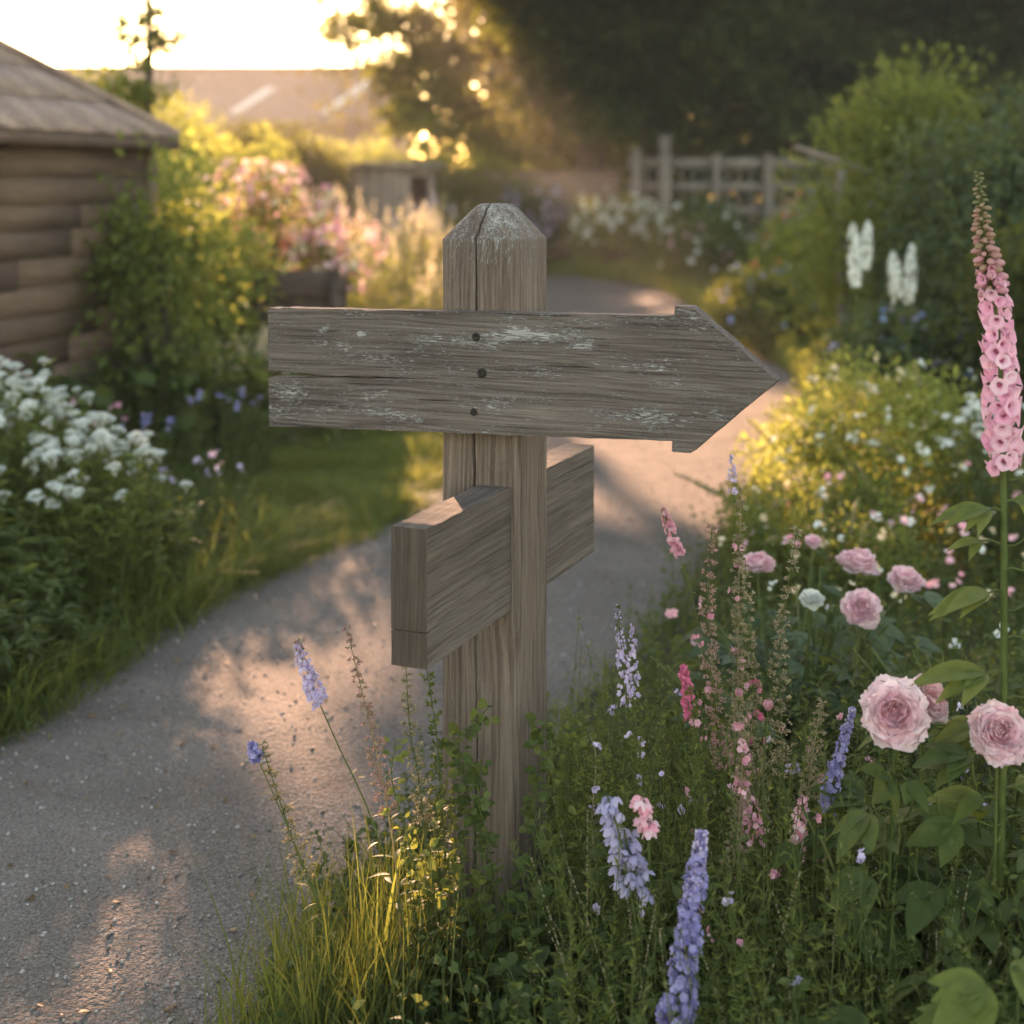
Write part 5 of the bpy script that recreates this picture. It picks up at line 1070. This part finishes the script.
sprig('leafy sprig against the left edge of the post', [(440,900),(452,820),(462,770),(452,735)], 2.47, 2.49, 471, 60, .019)
sprig('leafy sprig crossing the middle of the post base', [(495,920),(490,850),(478,800),(480,765)], 2.45, 2.47, 472, 50, .018, 'mid')
sprig('leafy sprig reaching up beside the right edge of the post', [(538,900),(534,820),(540,770),(544,722)], 2.50, 2.52, 473, 80, .019, 'mid')
sprig('leafy sprig a hand right of the post', [(560,900),(566,820),(570,770),(578,718)], 2.50, 2.52, 474, 70, .018, 'light', SL)
sprig('thin leafy sprig with tiny leaves between post and lilac spike', [(600,900),(598,840),(606,790),(600,748)], 2.48, 2.50, 475, 60, .015, 'light', SL)
sprig('yellow-lit sprig just under the cross board', [(420,900),(408,840),(392,780),(396,740)], 2.40, 2.42, 476, 50, .018, 'light', SL)
blades('grass_tuft', 9, lambda g, n: np.column_stack([g.normal(-.215, .03, n), g.normal(2.36, .02, n)]), .40, .007, LM['light'], 187, .16, None, 'few broad sunlit grass blades standing above the tuft left of the post', 'grass tuft', segs=7)

# filigree filler stalks: nobody could count them
scatter('wildflower_stalks', 240, samp_rect(.12, .62, 2.15, 2.75, m=.02, f=bedf), lambda q: .50+0*q[:, 0], leaf('lance', 3, .25, .2, .3), .016, 40, LM['light'], 500, .001, .8, .12)
scatter('wildflower_stalks', 110, samp_rect(.10, .75, 2.0, 2.6, m=.02, f=bedf), lambda q: .38+0*q[:, 0], BUD, .0020, 80, LM['dry'], 501, .0008, .6, .2)
g = np.random.default_rng(505)
def floatflowers(name, mat, n, x0, x1, y0, y1, z0, z1, size, seed, tpl=FL5b):
    g = np.random.default_rng(seed); xy = samp_rect(x0, x1, y0, y1, m=.22)(g, n); n = len(xy); z = g.uniform(z0, z1, n); top = np.column_stack([xy, z]); bot = top.copy(); bot[:, 2] = -.02; bot[:, :2] += g.normal(0, .03, (n, 2)); mb = MB(); tubes(mb, bez(bot, (bot+top)/2+g.normal(0, .01, (n, 3)), top, 5), .0009, 3, .5, 1)
    k = 3; p = np.repeat(top, k, 0)+g.normal(0, size*.6, (n*k, 3)); mb.inst(tpl, p, frames(norm(np.array([0, -.4, .9])+g.normal(0, .4, (n*k, 3))), rdirs(g, n*k)), size*g.uniform(.5, 1.2, n*k), g.random(n*k), 0); tag(mb.build(name, [PM[mat], LM['stem']], smooth=True), kind='stuff')
floatflowers('wildflowers', 'peony', 45, .35, 2.4, 3.4, 5.6, .22, .42, .012, 510)
floatflowers('wildflowers', 'cream', 50, .6, 2.4, 3.6, 6.2, .22, .42, .011, 511)
floatflowers('wildflowers', 'lilac', 25, .1, .9, 2.1, 2.9, .18, .42, .006, 512)
floatflowers('wildflowers', 'pink', 28, .25, .65, 2.1, 2.7, .2, .5, .0055, 513)
floatflowers('wildflowers', 'white', 30, .5, 2.6, 3.2, 5, .25, .45, .010, 514)

# ------------------------------------------------------------------ haze
hz = bpy.data.materials.new('haze'); hz.use_nodes = True; t_ = hz.node_tree; t_.nodes.remove(t_.nodes['Principled BSDF']); pv = t_.nodes.new('ShaderNodeVolumePrincipled'); pv.inputs['Density Attribute'].default_value = ''; pv.inputs['Color'].default_value = (1, .93, .86, 1)
pv.inputs['Density'].default_value = .0019; pv.inputs['Anisotropy'].default_value = .24; t_.links.new(pv.outputs[0], t_.nodes['Material Output'].inputs['Volume'])
mb = MB(); mb.box((-80, -20, -1.1), (80, 118, 17)); tag(mb.build('haze', hz), kind='stuff')
